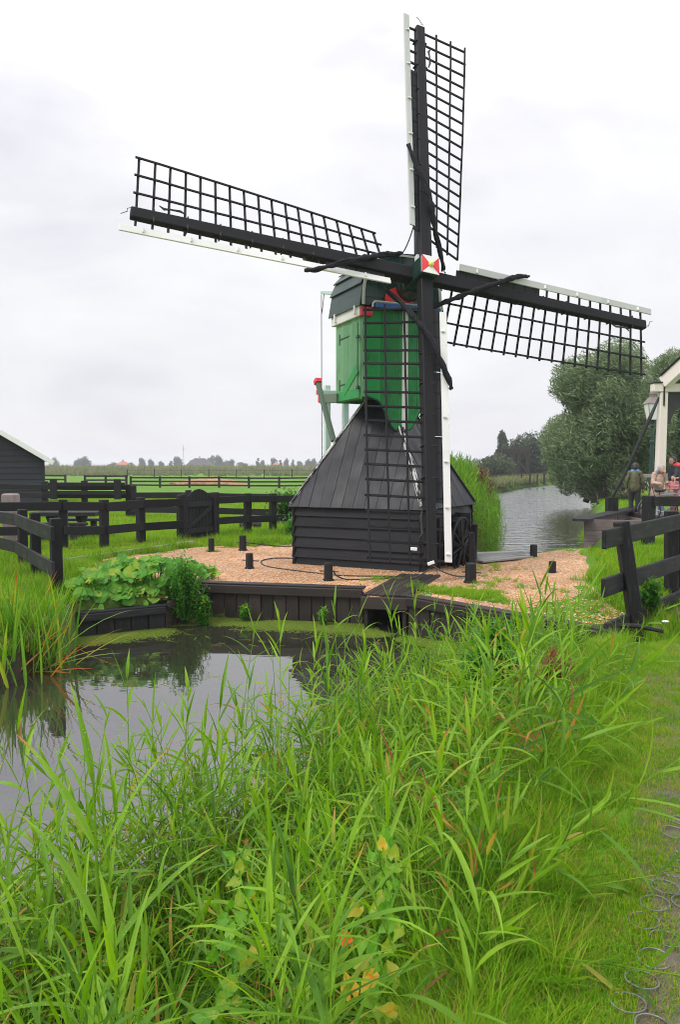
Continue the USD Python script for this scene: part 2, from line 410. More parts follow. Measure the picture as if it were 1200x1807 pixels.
leafy('willow_leaf', [(0.0, (0.030, 0.048, 0.020)), (0.4, (0.078, 0.125, 0.050)), (0.7, (0.145, 0.205, 0.090)), (1.0, (0.27, 0.32, 0.18))], trans=0.2, rough=0.5, noise_scale=0.5, amount=0.5)
leafy('far_leaf', [(0.0, (0.024, 0.036, 0.022)), (0.5, (0.050, 0.074, 0.040)), (1.0, (0.095, 0.12, 0.060))], trans=0.1, rough=0.7, noise_scale=0.25, amount=0.4)
leafy('far_reed', [(0.0, (0.06, 0.085, 0.03)), (0.5, (0.12, 0.155, 0.05)), (1.0, (0.22, 0.20, 0.09))], trans=0.2, rough=0.7, noise_scale=0.03, amount=0.7)
leafy('dead_leaf', [(0.0, (0.05, 0.018, 0.012)), (0.5, (0.16, 0.055, 0.025)), (1.0, (0.32, 0.15, 0.04))], trans=0.2, rough=0.7)
leafy('duckweed', [(0.0, (0.045, 0.075, 0.010)), (0.5, (0.10, 0.16, 0.018)), (1.0, (0.19, 0.24, 0.03))], trans=0.05, rough=0.4, noise_scale=3.0)

look('water', {'g': ('geometry', {}), 'm': ('mapping', {'scale': (1.0, 2.6, 1.0)}), 'n': ('noise_texture', {'scale': 1.6, 'detail': 3.0, 'roughness': 0.5}),
               'sx': ('separate_xyz', {}), 'far': ('map_range', {'from_min': 12.0, 'from_max': 22.0, 'to_min': 0.02, 'to_max': 0.75, 'clamp': True}),
               'bp': ('bump', {'distance': 0.10}), 'fr': ('fresnel', {'IOR': 2.9}),
               'd': ('diffuse_bsdf', {'color': (0.012, 0.012, 0.008)}), 'gl': ('glossy_bsdf', {'color': (0.97, 0.97, 1.0), 'roughness': 0.02}), 'mx': ('mix_closure', {})},
     [('g.position', 'm.vector'), ('m.vector', 'n.vector'), ('g.position', 'sx.vector'), ('sx.y', 'far.value'), ('far.result', 'bp.strength'), ('n.fac', 'bp.height'), ('bp.normal', 'gl.normal'), ('fr.fac', 'mx.fac'),
      ('d.BSDF', 'mx.closure1'), ('gl.BSDF', 'mx.closure2')], 'mx.closure')
look('ground', {'g': ('geometry', {}), 't': ('attribute', {'attribute': 'tint'}), 'n': ('noise_texture', {'scale': 0.35, 'detail': 5.0, 'roughness': 0.6}), 'f': ('noise_texture', {'scale': 22.0, 'detail': 5.0, 'roughness': 0.7}),
                'nm': ('mix_color', {'fac': 0.45}),
                'r': ('rgb_ramp', {'ramp': [(0.3, (0.050, 0.135, 0.008)), (0.5, (0.095, 0.215, 0.012)), (0.68, (0.17, 0.26, 0.03))]}),
                'mud': ('rgb_ramp', {'ramp': [(0.3, (0.022, 0.018, 0.012)), (0.7, (0.055, 0.046, 0.030))]}),
                'x': ('mix_color', {}), 'bp': ('bump', {'strength': 0.6, 'distance': 0.03}), 'p': ('principled_bsdf', {'roughness': 0.85, 'specular_ior_level': 0.2})},
     [('g.position', 'n.vector'), ('g.position', 'f.vector'), ('n.fac', 'nm.a'), ('f.fac', 'nm.b'), ('nm.result', 'r.fac'), ('f.fac', 'mud.fac'), ('t.fac', 'x.fac'), ('r.color', 'x.a'), ('mud.color', 'x.b'),
      ('x.result', 'p.base_color'), ('f.fac', 'bp.height'), ('bp.normal', 'p.normal')], 'p.BSDF')
look('path_soil', {'g': ('geometry', {}), 'n': ('noise_texture', {'scale': 2.2, 'detail': 6.0, 'roughness': 0.65}), 'f': ('noise_texture', {'scale': 60.0, 'detail': 4.0, 'roughness': 0.7}),
                   'nm': ('mix_color', {'fac': 0.4}),
                   'r': ('rgb_ramp', {'ramp': [(0.30, (0.060, 0.044, 0.040)), (0.50, (0.125, 0.098, 0.082)), (0.62, (0.13, 0.125, 0.05)), (0.75, (0.10, 0.17, 0.02))]}),
                   'bp': ('bump', {'strength': 0.7, 'distance': 0.015}), 'p': ('principled_bsdf', {'roughness': 0.7, 'specular_ior_level': 0.35})},
     [('g.position', 'n.vector'), ('g.position', 'f.vector'), ('n.fac', 'nm.a'), ('f.fac', 'nm.b'), ('nm.result', 'r.fac'), ('r.color', 'p.base_color'), ('f.fac', 'bp.height'), ('bp.normal', 'p.normal')], 'p.BSDF')
look('gravel', {'g': ('geometry', {}), 'v': ('voronoi_texture', {'scale': 42.0}), 'n': ('noise_texture', {'scale': 0.8, 'detail': 5.0}), 'sp': ('separate_color', {}),
                'r': ('rgb_ramp', {'ramp': [(0.0, (0.28, 0.125, 0.060)), (0.4, (0.53, 0.285, 0.140)), (0.8, (0.61, 0.39, 0.225)), (1.0, (0.70, 0.53, 0.38))]}),
                                'pt': ('map_range', {'from_min': 0.35, 'from_max': 0.7, 'to_min': 0.70, 'to_max': 1.10}),
                'hv': ('hsv', {}),
                'bp': ('bump', {'strength': 1.0, 'distance': 0.012, 'invert': True}), 'p': ('principled_bsdf', {'roughness': 0.75, 'specular_ior_level': 0.3})},
     [('g.position', 'v.vector'), ('g.position', 'n.vector'), ('v.color', 'sp.color'), ('sp.r', 'r.fac'), ('n.fac', 'pt.value'), ('pt.result', 'hv.value'), ('r.color', 'hv.color'), ('hv.color', 'p.base_color'), ('v.distance', 'bp.height'), ('bp.normal', 'p.normal')], 'p.BSDF')
plain('hay', (0.34, 0.20, 0.10), 0.9, scale=2.0, vary=0.4)

# ------------------------------------------------------------------ the ground: one sheet, with the pond and the canal cut into it
WATER, YARD = -0.57, -0.12
BANK = np.array([(0.30, 1.6), (0.44, 2.26), (0.64, 2.88), (1.13, 4.29), (1.85, 6.0), (2.6, 7.7), (2.75, 8.2)])   # where the grass verge ends and the reeds begin
POND = Polygon([(-2.05, 11.55), (0.33, 11.12), (0.36, 10.9), (0.46, 12.1), (1.1, 11.95), (0.92, 10.6), (1.9, 9.40), (2.75, 8.45), (2.1, 7.0), (1.35, 5.4), (0.9, 4.3), (0.45, 3.2), (0.1, 2.2), (-0.6, 1.4), (-2.2, 1.3),
                (-3.6, 3.0), (-4.6, 5.0), (-4.4, 7.4), (-3.45, 8.2), (-3.2, 9.4), (-3.38, 10.22), (-2.5, 10.75)])
CANAL = Polygon([(3.1, 16.15), (5.6, 16.1), (6.5, 19.5), (6.75, 21.3), (8.6, 27.0), (11.7, 37), (16.6, 49), (26.5, 70), (43, 105), (75, 160), (150, 270), (170, 262), (95, 165), (56, 128), (35, 112), (20, 84), (12.2, 64), (7.2, 40), (4.6, 25), (3.0, 19.0)])
DITCH = Polygon([(6.75, 21.3), (8.2, 27.0), (16, 31.5), (40, 40), (40, 35), (18, 27.0), (10.4, 23.2), (8.0, 21.0)])


def dist(poly, x, y):
    """signed distance: negative inside"""
    pts = shapely.points(np.asarray(x, float), np.asarray(y, float))
    return np.where(shapely.contains(poly, pts), -1, 1) * shapely.distance(poly.exterior, pts)


def sstep(a, b, x):
    t = np.clip((x - a) / (b - a), 0, 1)
    return t * t * (3 - 2 * t)


def bank_x(y):
    return np.interp(y, BANK[:, 1], BANK[:, 0])


def ground_z(x, y):
    x, y = np.asarray(x, float), np.asarray(y, float)
    far = np.maximum(y - 9, 0)
    z = np.where(y > 9, -0.10, 0.0) * 1.0
    z = -0.12 * sstep(5.5, 8.5, y) * 1.0
    z = z + 0.12 * sstep(3.4, 4.3, x - 0.02 * y) * sstep(6, 8, y) * sstep(60, 30, y) * sstep(12, 8, x - 3)
    z += 0.10 * sstep(6.3, 7.6, x) * sstep(20, 22, y) * sstep(60, 45, y)
    z += (meshkit.noise(np.stack([x * 0.8, y * 0.8, 0 * x], -1), 3) - 0.5) * 0.05 * np.where((y > 9) & (y < 17) & (x > -4) & (x < 3.4), 0.2, 1)
    z = z - 0.24 * np.exp(-(np.abs((x - 2.75) * 0.80 - (y - 8.2) * 0.60) / 0.45) ** 2) * sstep(7.4, 8.2, y) * sstep(12.5, 11, y)
    d = dist(POND, x, y)
    soft = (x > bank_x(np.clip(y, 1.6, 8.2)) - 1.0) & (y < 8.4) | (y < 2.6) | (x < -3.35) & (y < 10)
    z = z - 0.95 * sstep(np.where(soft, 0.25, 0.10), np.where(soft, -0.75, -0.06), d)
    c = np.minimum(dist(CANAL, x, y), dist(DITCH, x, y))
    z = z - 1.3 * sstep(np.where(y < 19.0, 0.15, 0.7), np.where(y < 19.0, -0.3, -0.9), c)
    return z


def axis(dense, step, lo, hi, grow):
    a = list(np.arange(dense[0], dense[1] + 1e-6, step)); s = step
    while a[-1] < hi: s *= grow; a.append(a[-1] + s)
    s = step
    while a[0] > lo: s *= grow; a.insert(0, a[0] - s)
    return np.array(a)


gx, gy = axis((-5.2, 7.0), 0.08, -2500, 2500, 1.05), axis((1.0, 22.0), 0.09, -300, 4000, 1.04)
X, Y = np.meshgrid(gx, gy, indexing='xy')
Z = ground_z(X.ravel(), Y.ravel())
nx, ny = len(gx), len(gy)
ii = np.arange(nx * ny).reshape(ny, nx)
quads = np.stack([ii[:-1, :-1], ii[:-1, 1:], ii[1:, 1:], ii[1:, :-1]], -1).reshape(-1, 4)
xf, yf = X.ravel(), Y.ravel()
mud = np.clip(sstep(0.35, -0.15, dist(POND, xf, yf)) + sstep(0.5, -0.2, np.minimum(dist(CANAL, xf, yf), dist(DITCH, xf, yf))), 0, 1)
single('ground', MB().add(np.c_[xf, yf, Z], quads, t=mud), 'ground', kind='structure', smooth=True)


def sheet(name, poly, z, mat, step=0.5, kind='structure', label=None, follow=None):
    """a flat or ground-following sheet over a polygon"""
    x0, y0, x1, y1 = poly.bounds
    cells = []
    for a in np.arange(x0, x1, step):
        strip = poly.intersection(sbox(a, y0, a + step, y1))
        if strip.is_empty: continue
        for b in np.arange(y0, y1, step):
            q = strip.intersection(sbox(a, b, a + step, b + step))
            cells += [g for g in getattr(q, 'geoms', [q]) if g.geom_type == 'Polygon' and g.area > 1e-5]
    mb = MB(); pos = {}; V, F = [], []
    for g in cells:
        v, f = trimesh.creation.triangulate_polygon(g, engine='earcut')
        key = []
        for p in v:
            k = (round(p[0], 4), round(p[1], 4))
            if k not in pos: pos[k] = len(V); V.append(k)
            key.append(pos[k])
        F += [(key[a], key[b], key[c]) for a, b, c in f]
    V = np.array(V); F = np.array(F)
    A = V[F]; cr = (A[:, 1, 0] - A[:, 0, 0]) * (A[:, 2, 1] - A[:, 0, 1]) - (A[:, 1, 1] - A[:, 0, 1]) * (A[:, 2, 0] - A[:, 0, 0])
    F[cr < 0] = F[cr < 0][:, ::-1]
    zz = np.full(len(V), z) if follow is None else follow(V[:, 0], V[:, 1])
    return single(name, mb.add(np.c_[V, zz], F), mat, label, kind=kind, smooth=follow is not None)


single('pond_water', MB().add([(-5.2, 0.8, WATER), (3.2, 0.8, WATER), (3.2, 12.4, WATER), (-5.2, 12.4, WATER)], [(0, 1, 2, 3)]), 'water', kind='structure')
single('canal_water', MB().add([(2.4, 15.6, WATER), (170, 15.6, WATER), (170, 280, WATER), (2.4, 280, WATER)], [(0, 1, 2, 3)]), 'water', kind='structure')


def wobble(pts, amp, seed, step=0.25):
    L = LineString(pts + [pts[0]]); n = int(L.length / step)
    P = np.array([L.interpolate(i / n, normalized=True).coords[0] for i in range(n)])
    P += (np.stack([meshkit.noise(np.c_[P * 2.1, np.full(n, 0.0)], seed), meshkit.noise(np.c_[P * 2.1, np.full(n, 9.0)], seed)], -1) - 0.5) * amp
    return Polygon(P).buffer(0)


yard = wobble([(-2.0, 11.75), (0.33, 11.25), (0.36, 11.0), (0.95, 10.75), (1.92, 9.55), (2.95, 8.75), (3.45, 9.3), (3.75, 12.0), (4.9, 15.7), (2.6, 15.9), (2.3, 17.6), (-1.2, 17.9), (-3.0, 17.2), (-4.1, 15.4), (-4.75, 14.1), (-4.0, 13.0), (-2.9, 12.5)], 0.3, 5)
sheet('gravel_yard', yard, YARD, 'gravel', 1.0, follow=lambda x, y: np.maximum(ground_z(x, y), -0.30) + 0.004)
path = wobble([(.75, 1.2), (.90, 2.2), (1.25, 3.2), (1.75, 4.3), (2.6, 6.4), (3.2, 7.9), (4.0, 10.4), (5.0, 13.5), (6.6, 13.5), (6.2, 9.0), (4.8, 5.0), (3.6, 1.2)], 0.35, 8)
sheet('path', path, 0, 'path_soil', 0.25, follow=lambda x, y: ground_z(x, y) + 0.006)

# ------------------------------------------------------------------ plank walls round the pond
def plank_wall(label, a, b, ztop, pw, cap_h, cap_w, mat='wet_brown', face=1, bottom=-1.05, group=None):
    a, b = np.array(a, float), np.array(b, float)
    d = unit(b - a); nrm = np.array([d[1], -d[0]]) * face
    t = Thing('plank_wall', label, 'retaining wall', (*((a + b) / 2), bottom))
    L = np.linalg.norm(b - a); n = max(1, int(round(L / pw)))
    for i in range(n):
        p, q = a + d * (L * i / n + 0.004), a + d * (L * (i + 1) / n - 0.004)
        m = (p + q) / 2 + nrm * rng.uniform(-0.008, 0.008)
        t.part('plank', MB().beam((*m, bottom), (*(m + nrm * rng.uniform(-.01, .01)), ztop - cap_h * 0.55), np.linalg.norm(q - p), 0.045, up=(*nrm, 0), ch=0.008), mat)
    t.part('cap_beam', MB().beam((*(a + nrm * 0.055), ztop - cap_h / 2), (*(b + nrm * 0.055), ztop - cap_h / 2), 0.05, cap_h, ch=0.012), mat)
    t.part('top_board', MB().beam((*(a - nrm * 0.02 - d * 0.02), ztop + 0.014), (*(b - nrm * 0.02 + d * 0.02), ztop + 0.014), cap_w, 0.028, ch=0.008), mat)
    return t


plank_wall('low black plank wall of vertical boards holding the gravel yard, left of the sluice', (-2.06, 11.62), (0.33, 11.08), -0.075, 0.19, 0.13, 0.17)
plank_wall('dark plank wall running from the sluice box towards the right-hand reeds', (0.93, 10.52), (2.8, 8.35), -0.095, 0.19, 0.12, 0.15)
plank_wall('short weathered plank wall below the broad-leaved plants at the pond corner', (-3.40, 10.20), (-2.42, 10.83), -0.27, 0.24, 0.10, 0.17, mat='worn_black')
plank_wall('plank wall hidden in the corner bush between two pond walls', (-2.42, 10.83), (-2.06, 11.62), -0.2, 0.24, 0.10, 0.12)

t = Thing('sluice_box', 'dark wooden sluice box with square opening and planked walkway to the mill', 'sluice', (0.6, 11.2, -1.0))
A0, A1, B0, B1 = np.array([0.31, 10.70]), np.array([0.90, 10.56]), np.array([0.98, 12.78]), np.array([1.62, 12.62])
for i in range(6):
    u0, u1 = (i + 0.04) / 6, (i + 0.96) / 6
    p, q = A0 + (A1 - A0) * (u0 + u1) / 2, B0 + (B1 - B0) * (u0 + u1) / 2
    t.part('deck_board', MB().beam((*p, -0.095), (*q, -0.10), np.linalg.norm(A1 - A0) * (u1 - u0), 0.03, ch=0.006), 'wet_brown')
fd = unit(A1 - A0); fn = np.array([fd[1], -fd[0]])
t.part('front_board', MB().beam((*(A0 + fn * .03 - fd * .02), -0.20), (*(A1 + fn * .03 + fd * .02), -0.20), 0.05, 0.17, ch=0.01), 'wet_brown')
for p in (A0 + fd * 0.04, A1 - fd * 0.04):
    for k in range(2):
        t.part('side_board', MB().beam((*(p - fn * 0.02), -0.39 - k * 0.3), (*(p - fn * 1.5), -0.39 - k * 0.3), 0.05, 0.29), 'wet_brown')
t.part('back_board', MB().beam((*(A0 - fn * 0.9), -0.6), (*(A1 - fn * 0.9), -0.6), 0.04, 0.8), 'wet_brown')

t = Thing('canal_edge_board', 'thin grey edging plank between the gravel yard and the canal', 'edging', (4.3, 16.0, -0.2))
for i, (a, b) in enumerate([((3.3, 16.0), (4.4, 15.97)), ((4.42, 15.97), (5.5, 15.93))]):
    t.part('board', MB().beam((*a, -0.11), (*b, -0.11), 0.16, 0.06), 'grey_wood')
for x in (3.4, 4.4, 5.4):
    t.part('stake', MB().beam((x, 16.1, -1.2), (x, 16.1, -0.14), 0.08, 0.08, up=(0, 1, 0)), 'wet_brown')
t = Thing('landing_boards', 'grey boards lying flat behind the water wheel beside the canal', 'boardwalk', (3.0, 15.0, -0.1))
P00, P01, P10, P11 = np.array([2.50, 14.15]), np.array([2.62, 15.65]), np.array([3.62, 15.0]), np.array([3.74, 16.0])
for i in range(5):
    a = P00 + (P01 - P00) * (i + .5) / 5; b = P10 + (P11 - P10) * (i + .5) / 5
    t.part('board', MB().beam((*a, -0.075), (*b, -0.075), 0.235, 0.035), 'grey_wood')
t = Thing('timber_kerb', 'pale grey timber edging laid along the left side of the gravel', 'edging', (-4.1, 16, -0.1))
K0, K1 = np.array([-4.95, 14.2]), np.array([-3.28, 17.6])
for i in range(3):
    t.part('timber', MB().beam((*(K0 + (K1 - K0) * (i / 3 + .004)), -0.07), (*(K0 + (K1 - K0) * ((i + 1) / 3 - .004)), -0.07), 0.11, 0.11), 'grey_wood')

# ------------------------------------------------------------------ the windmill
CX, CY = 0.85, 14.8
ALPHA, HALF, EAVE, APEX = math.radians(16.4), 1.79, 0.95, 3.35
def corner(k, r=HALF):
    a = ALPHA + k * PI / 2          # k=0 front corner, 1 right, 2 back, 3 left
    return np.array([CX + r * math.sin(a), CY - r * math.cos(a)])
mill = Thing('windmill', 'black and green wooden drainage mill with four lattice sails', 'windmill', (CX, CY, YARD))
core = MB()
q = [corner(k, HALF - 0.10) for k in range(4)]
core.prism([tuple(p) for p in q], EAVE - YARD + 0.06, (0, 0, (EAVE + YARD - 0.06) / 2), (1, 0, 0), (0, 1, 0), t=.2)
base = mill.part('base', core, 'tarred_wood')
NB = 6
bh = (EAVE - YARD + 0.05) / NB
for k in range(4):
    a, b = corner(k), corner((k + 1) % 4)
    d = unit(b - a); nr = np.array([d[1], -d[0]])
    for i in range(NB):
        z0 = YARD - 0.06 + bh * i; z1 = z0 + bh + 0.03
        if i == NB - 1: z1 = EAVE - 0.01
        jig = rng.uniform(-.003, .003)
        # each board leans out at its foot and overlaps the one below
        P = [(*(a - d * 0.012 - nr * (0.012 - jig)), z0), (*(b + d * 0.012 - nr * (0.012 - jig)), z0 + rng.uniform(-.004, .004))]
        lo0, lo1 = np.array(P[0]), np.array(P[1]); up = unit(np.array([*(-nr * 0.045), z1 - z0]))
        off = up * (z1 - z0) / 2
        mill.part('weatherboard', MB().beam(lo0 + off, lo1 + off, 0.024, z1 - z0, up=up, ch=0.004), 'tarred_board', base)
roof = MB()
ap = np.array([CX, CY, APEX])
ev = [np.array([*corner(k, HALF + 0.01), EAVE]) for k in range(4)]
roof.add(ev + [ap], [(0, 1, 4), (1, 2, 4), (2, 3, 4), (3, 0, 4)], t=.2)
lower_roof = mill.part('lower_roof', roof, 'tarred_wood')
for k in range(4):
    a, b = ev[k], ev[(k + 1) % 4]
    mid = (a + b) / 2; ex = unit(b - a); ey = unit(ap - mid); nrm = unit(np.cross(ex, ey))
    if nrm[2] < 0: nrm = -nrm
    w, hgt = np.linalg.norm(b - a) + 0.10, np.linalg.norm(ap - mid)
    tri = Polygon([(-w / 2, -0.05), (w / 2, -0.05), (0, hgt)])
    n = 12
    for i in range(n):
        x0, x1 = -w / 2 + w * i / n, -w / 2 + w * (i + 1) / n
        s = tri.intersection(sbox(x0 + 0.004, -1, x1 - 0.004, 5))
        if s.is_empty or s.area < 0.01: continue
        mill.part('roof_board', MB().prism(s, 0.022, mid + nrm * (0.018 + rng.uniform(-.004, .004)), ex, ey), 'roof_plank', lower_roof)
    mill.part('hip_board', MB().beam(a + (a - ap) * 0.012 + (0, 0, 0.045), a + (ap - a) * 0.9 + (0, 0, 0.045), 0.10, 0.03, up=(0, 0, 1)), 'flaking_white' if k in (0, 3) else 'roof_plank', lower_roof,
              label='hip board with flaking white paint' if k in (0, 3) else None)

PHI, TILT, PSI = 0.406, 0.261, 0.116
e1 = np.array([math.cos(PHI), math.sin(PHI), 0.0]); e2 = np.array([-math.sin(PHI), math.cos(PHI), 0.0]); ez = np.array([0, 0, 1.0])
BC = np.array([0.82, 14.55, 0.0])
def B(a, b, z):
    return BC + e1 * a + e2 * b + ez * z
BW, BD, BT = 0.725, 0.55, 4.34        # half width, half depth, top of the green body
core = MB()
for (a0, a1, b0, b1, z0) in ((-BW + .03, BW - .03, -BD + .03, BD - .03, 2.86),):
    core.beam(B(0, 0, z0), B(0, 0, BT), a1 - a0, b1 - b0, up=e2)
body = mill.part('body', core, 'bright_green')
# front: vertical boards with a pendant lower edge that drops in an s-curve to the middle
def pendant(x):
    u = abs(x - 0.06)
    return 2.29 + 0.50 * float(sstep(0.12, 0.50, u)) + 0.07 * float(sstep(0.4, 0.75, u))
edges = [-BW, -0.36, -0.02, 0.34, BW]
for x0, x1 in zip(edges[:-1], edges[1:]):
    xs = np.linspace(x0 + .003, x1 - .003, 13)
    pts = [(x, pendant(x)) for x in xs] + [(x1 - .003, BT), (x0 + .003, BT)]
    mill.part('front_board', MB().prism(pts, 0.035, B(0, -BD - 0.002 - rng.uniform(0, .004), 0), e1, ez), 'bright_green', body)
xs = np.linspace(-BW + .01, BW - .01, 41)
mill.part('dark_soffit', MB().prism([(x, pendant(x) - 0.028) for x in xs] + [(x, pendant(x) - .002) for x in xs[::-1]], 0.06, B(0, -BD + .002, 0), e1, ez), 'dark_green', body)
mill.part('centre_batten', MB().beam(B(0.10, -BD - 0.03, 2.29), B(0.10, -BD - 0.03, BT), 0.11, 0.03, up=e2), 'white_paint', body)
for sx in (-1, 1):
    mill.part('corner_trim', MB().beam(B(sx * (BW - .02), -BD - .032, 2.83), B(sx * (BW - .02), -BD - .032, BT), 0.06, 0.03, up=e2), 'pale_green', body)
for sx in (-1, 1):
    n = 5
    for i in range(n):
        b0, b1 = -BD + 2 * BD * i / n, -BD + 2 * BD * (i + 1) / n
        mill.part('side_board', MB().beam(B(sx * BW, (b0 + b1) / 2, 2.80), B(sx * BW, (b0 + b1) / 2, BT), 0.03, b1 - b0 - 0.004, up=e2), 'pale_green', body)
for b0 in (-0.55, 0.55):
    pass
for i in range(6):
    a0, a1 = -BW + 2 * BW * i / 6, -BW + 2 * BW * (i + 1) / 6
    mill.part('back_board', MB().beam(B((a0 + a1) / 2, BD, 2.80), B((a0 + a1) / 2, BD, BT), a1 - a0 - .004, 0.03, up=e2), 'pale_green', body)
dl = -BW - 0.028
door = MB()
for i in range(4):
    b0 = -0.44 + i * 0.185
    door.beam(B(dl, b0 + .0925, 2.98), B(dl, b0 + .0925, 4.12), 0.022, 0.181, up=e2)
door = mill.part('side_door', door, 'pale_green')
mill.part('hinge', MB().beam(B(dl - .015, .30, 3.92), B(dl - .015, -.12, 3.93), 0.014, 0.02), 'dark_green', door)
mill.part('hinge', MB().beam(B(dl - .015, .30, 3.10), B(dl - .015, -.12, 3.11), 0.014, 0.02), 'dark_green', door)
for z in (3.92, 3.10):
    mill.part('hinge_pin', MB().beam(B(dl - .015, .31, z - .10), B(dl - .015, .31, z + .10), 0.014, 0.02), 'dark_green', door)
for z in (3.86, 3.0):
    mill.part('latch', MB().beam(B(dl - .03, -.47, z), B(dl - .03, -.56, z), 0.04, 0.05), 'dark_green', door)
# repainted bright patch: thin planks nailed along the foot of the side wall
mill.part('repainted_skirt', MB().beam(B(dl - .002, -BD + .02, 2.90), B(dl - .002, BD - .18, 2.90), 0.03, 0.17), 'repaint_green')
mill.part('repainted_brace', MB().beam(B(dl - .018, -BD + .1, 3.32), B(dl - .018, 0.12, 2.96), 0.012, 0.15), 'repaint_green')
mill.part('foot_beam', MB().beam(B(-BW - .05, BD + 0.62, 2.93), B(-BW - .05, BD - .2, 2.88), 0.09, 0.17, up=ez), 'dull_green')
mill.part('foot_beam_end', MB().beam(B(-BW - .05, BD + 0.70, 2.935), B(-BW - .05, BD + 0.622, 2.93), 0.092, 0.13, h1=0.172, up=ez), 'bright_red')
mill.part('tail_beam', MB().beam(B(-BW - .12, BD + .62, 3.22), B(-BW - .1, BD - .1, 2.1), 0.085, 0.085, up=e1), 'dull_green')
mill.part('tail_beam_end', MB().beam(B(-BW - .121, BD + .668, 3.295), B(-BW - .12, BD + .622, 3.222), 0.125, 0.125, up=e1), 'bright_red')
for a, b, top in ((-0.42, 1.75, 3.25), (-0.02, 1.75, 3.1)):
    mill.part('tail_pole', MB().beam(B(a, b, 0.0), B(a, b, top), 0.11, 0.11, up=e2), 'mint')
mill.part('tail_crossbar', MB().beam(B(-0.62, 1.66, 3.1), B(0.25, 1.66, 3.1), 0.08, 0.09), 'mint')
mill.part('tail_crossbar_end', MB().beam(B(-0.68, 1.66, 3.1), B(-0.622, 1.66, 3.1), 0.085, 0.095), 'bright_red')

# the cap: a rounded gable on each end, sides of overlapping boards
CW, CZ, CH = 0.77, 4.36, 0.90
C0, C1 = -BD - 0.14, BD + 0.16
def prof(u):                     # u from 0 (left eave) over the ridge to 1
    a = PI * (1 - u)
    ca, sa = math.cos(a), math.sin(a)
    return np.array([CW * np.sign(ca) * abs(ca) ** 0.62, CZ + 0.02 + CH * abs(sa) ** 0.80])
gable = [tuple(prof(u)) for u in np.linspace(0, 1, 33)]
cap = MB().prism([(x * 0.955, CZ + (z - CZ) * 0.965) for x, z in gable], (C1 - C0) - 0.06, B(0, (C0 + C1) / 2, 0), e1, ez, t=.3)
cap = mill.part('cap', cap, 'dark_green')
us = [0.0, 0.105, 0.20, 0.285, 0.36, 0.43, 0.50]
for side in (0, 1):
    for i in range(len(us) - 1):
        p, q = prof(us[i]), prof(us[i + 1])
        if side: p, q = p * (-1, 1), q * (-1, 1)
        m = (p + q) / 2; dd = unit(q - p); out = np.array([-dd[1], dd[0]]) * (1 if not side else -1)
        ov = 0.02
        lo = p - dd * ov + out * 0.042; hi = q + dd * ov + out * 0.002
        c0, c1 = (C0 + 0.025, C1) if i < 4 else (C0 - 0.0, C1 + 0.05)
        m = (lo + hi) / 2
        up3 = unit(e1 * (hi - lo)[0] + ez * (hi - lo)[1])
        mill.part('cap_board', MB().beam(B(m[0], c0, m[1]), B(m[0], c1, m[1]), 0.022, np.linalg.norm(hi - lo), up=up3, ch=0.004), 'cap_board' if i < 4 else 'tarred_board', cap)
trim = MB().prism(Polygon([(x * 1.005, CZ - .0 + (z - CZ) * 1.0) for x, z in gable]).difference(Polygon([(x * 0.95, CZ - 0.1 + (z - CZ + .1) * 0.965) for x, z in gable])), 0.03, B(0, C0 + .012, 0), e1, ez)
mill.part('gable_trim', trim, 'grey_paint', cap)
n = 6
for i in range(n):
    x0, x1 = -CW * .94 + 2 * CW * .94 * i / n, -CW * .94 + 2 * CW * .94 * (i + 1) / n
    s = Polygon([(x * 0.94, CZ + 0.10 + (z - CZ - .1) * 0.955) for x, z in gable if z > CZ + .05] ).intersection(sbox(x0 + .002, 0, x1 - .002, 9))
    if s.area > .004: mill.part('gable_board', MB().prism(s, 0.02, B(0, C0 + .026 + rng.uniform(-.002, .002), 0), e1, ez), 'dark_green', cap)
mill.part('eave_beam', MB().beam(B(-CW + .02, C0 + .10, CZ - .07), B(-CW + .02, C1 - .06, CZ - .07), 0.08, 0.17), 'white_paint', cap)
mill.part('eave_beam', MB().beam(B(CW - .02, C0 + .10, CZ - .07), B(CW - .02, C1 - .06, CZ - .07), 0.08, 0.17), 'white_paint', cap)
for sx in (-1, 1):
    mill.part('eave_beam_end', MB().beam(B(sx * (CW - .10), C0 + .03, CZ - .085), B(sx * (CW - .10), C0 + .16, CZ - .085), 0.21, 0.15), 'red_paint', cap)
    for b in (C0 + .22, C1 - .3):
        mill.part('eave_cleat', MB().beam(B(sx * (CW + .045), b, CZ - .12), B(sx * (CW + .045), b, CZ + .03), 0.05, 0.04, up=e2), 'white_paint', cap)
mill.part('blue_sill', MB().beam(B(-CW + .22, C0 - .03, CZ + .015), B(CW - .07, C0 - .03, CZ + .015), 0.06, 0.075), 'blue_paint', cap)
ln = [B(-CW + .17, C0 - .03, CZ - .02), B(-CW + .18, C0 - .03, CZ + .04), B(-CW + .21, C0 - .03, CZ + .072), B(-CW + .28, C0 - .03, CZ + .076), B(CW - .16, C0 - .03, CZ + .076), B(CW - .07, C0 - .03, CZ + .07), B(CW - .03, C0 - .03, CZ + .02), B(CW - .03, C0 - .03, CZ - .05)]
mill.part('sill_moulding', MB().tube(ln, 0.02, 6), 'grey_paint', cap)
mill.part('red_panel', MB().prism([(-.33, .0), (.20, .0), (.20, .05)] + [(-.06 + .27 * math.cos(a), .05 + .20 * math.sin(a)) for a in np.linspace(0, PI, 14)], 0.03, B(-0.02, C0 - .015, CZ + .105), e1, ez), 'bright_red', cap)
mill.part('hoist_arm', MB().beam(B(-CW + .5, C1 - .1, CZ + .48), B(-CW + .02, C1 + .55, CZ + .60), 0.06, 0.09, w1=.05, h1=.06), 'mint', cap)
hp = B(-CW + .02, C1 + .52, CZ + .55)
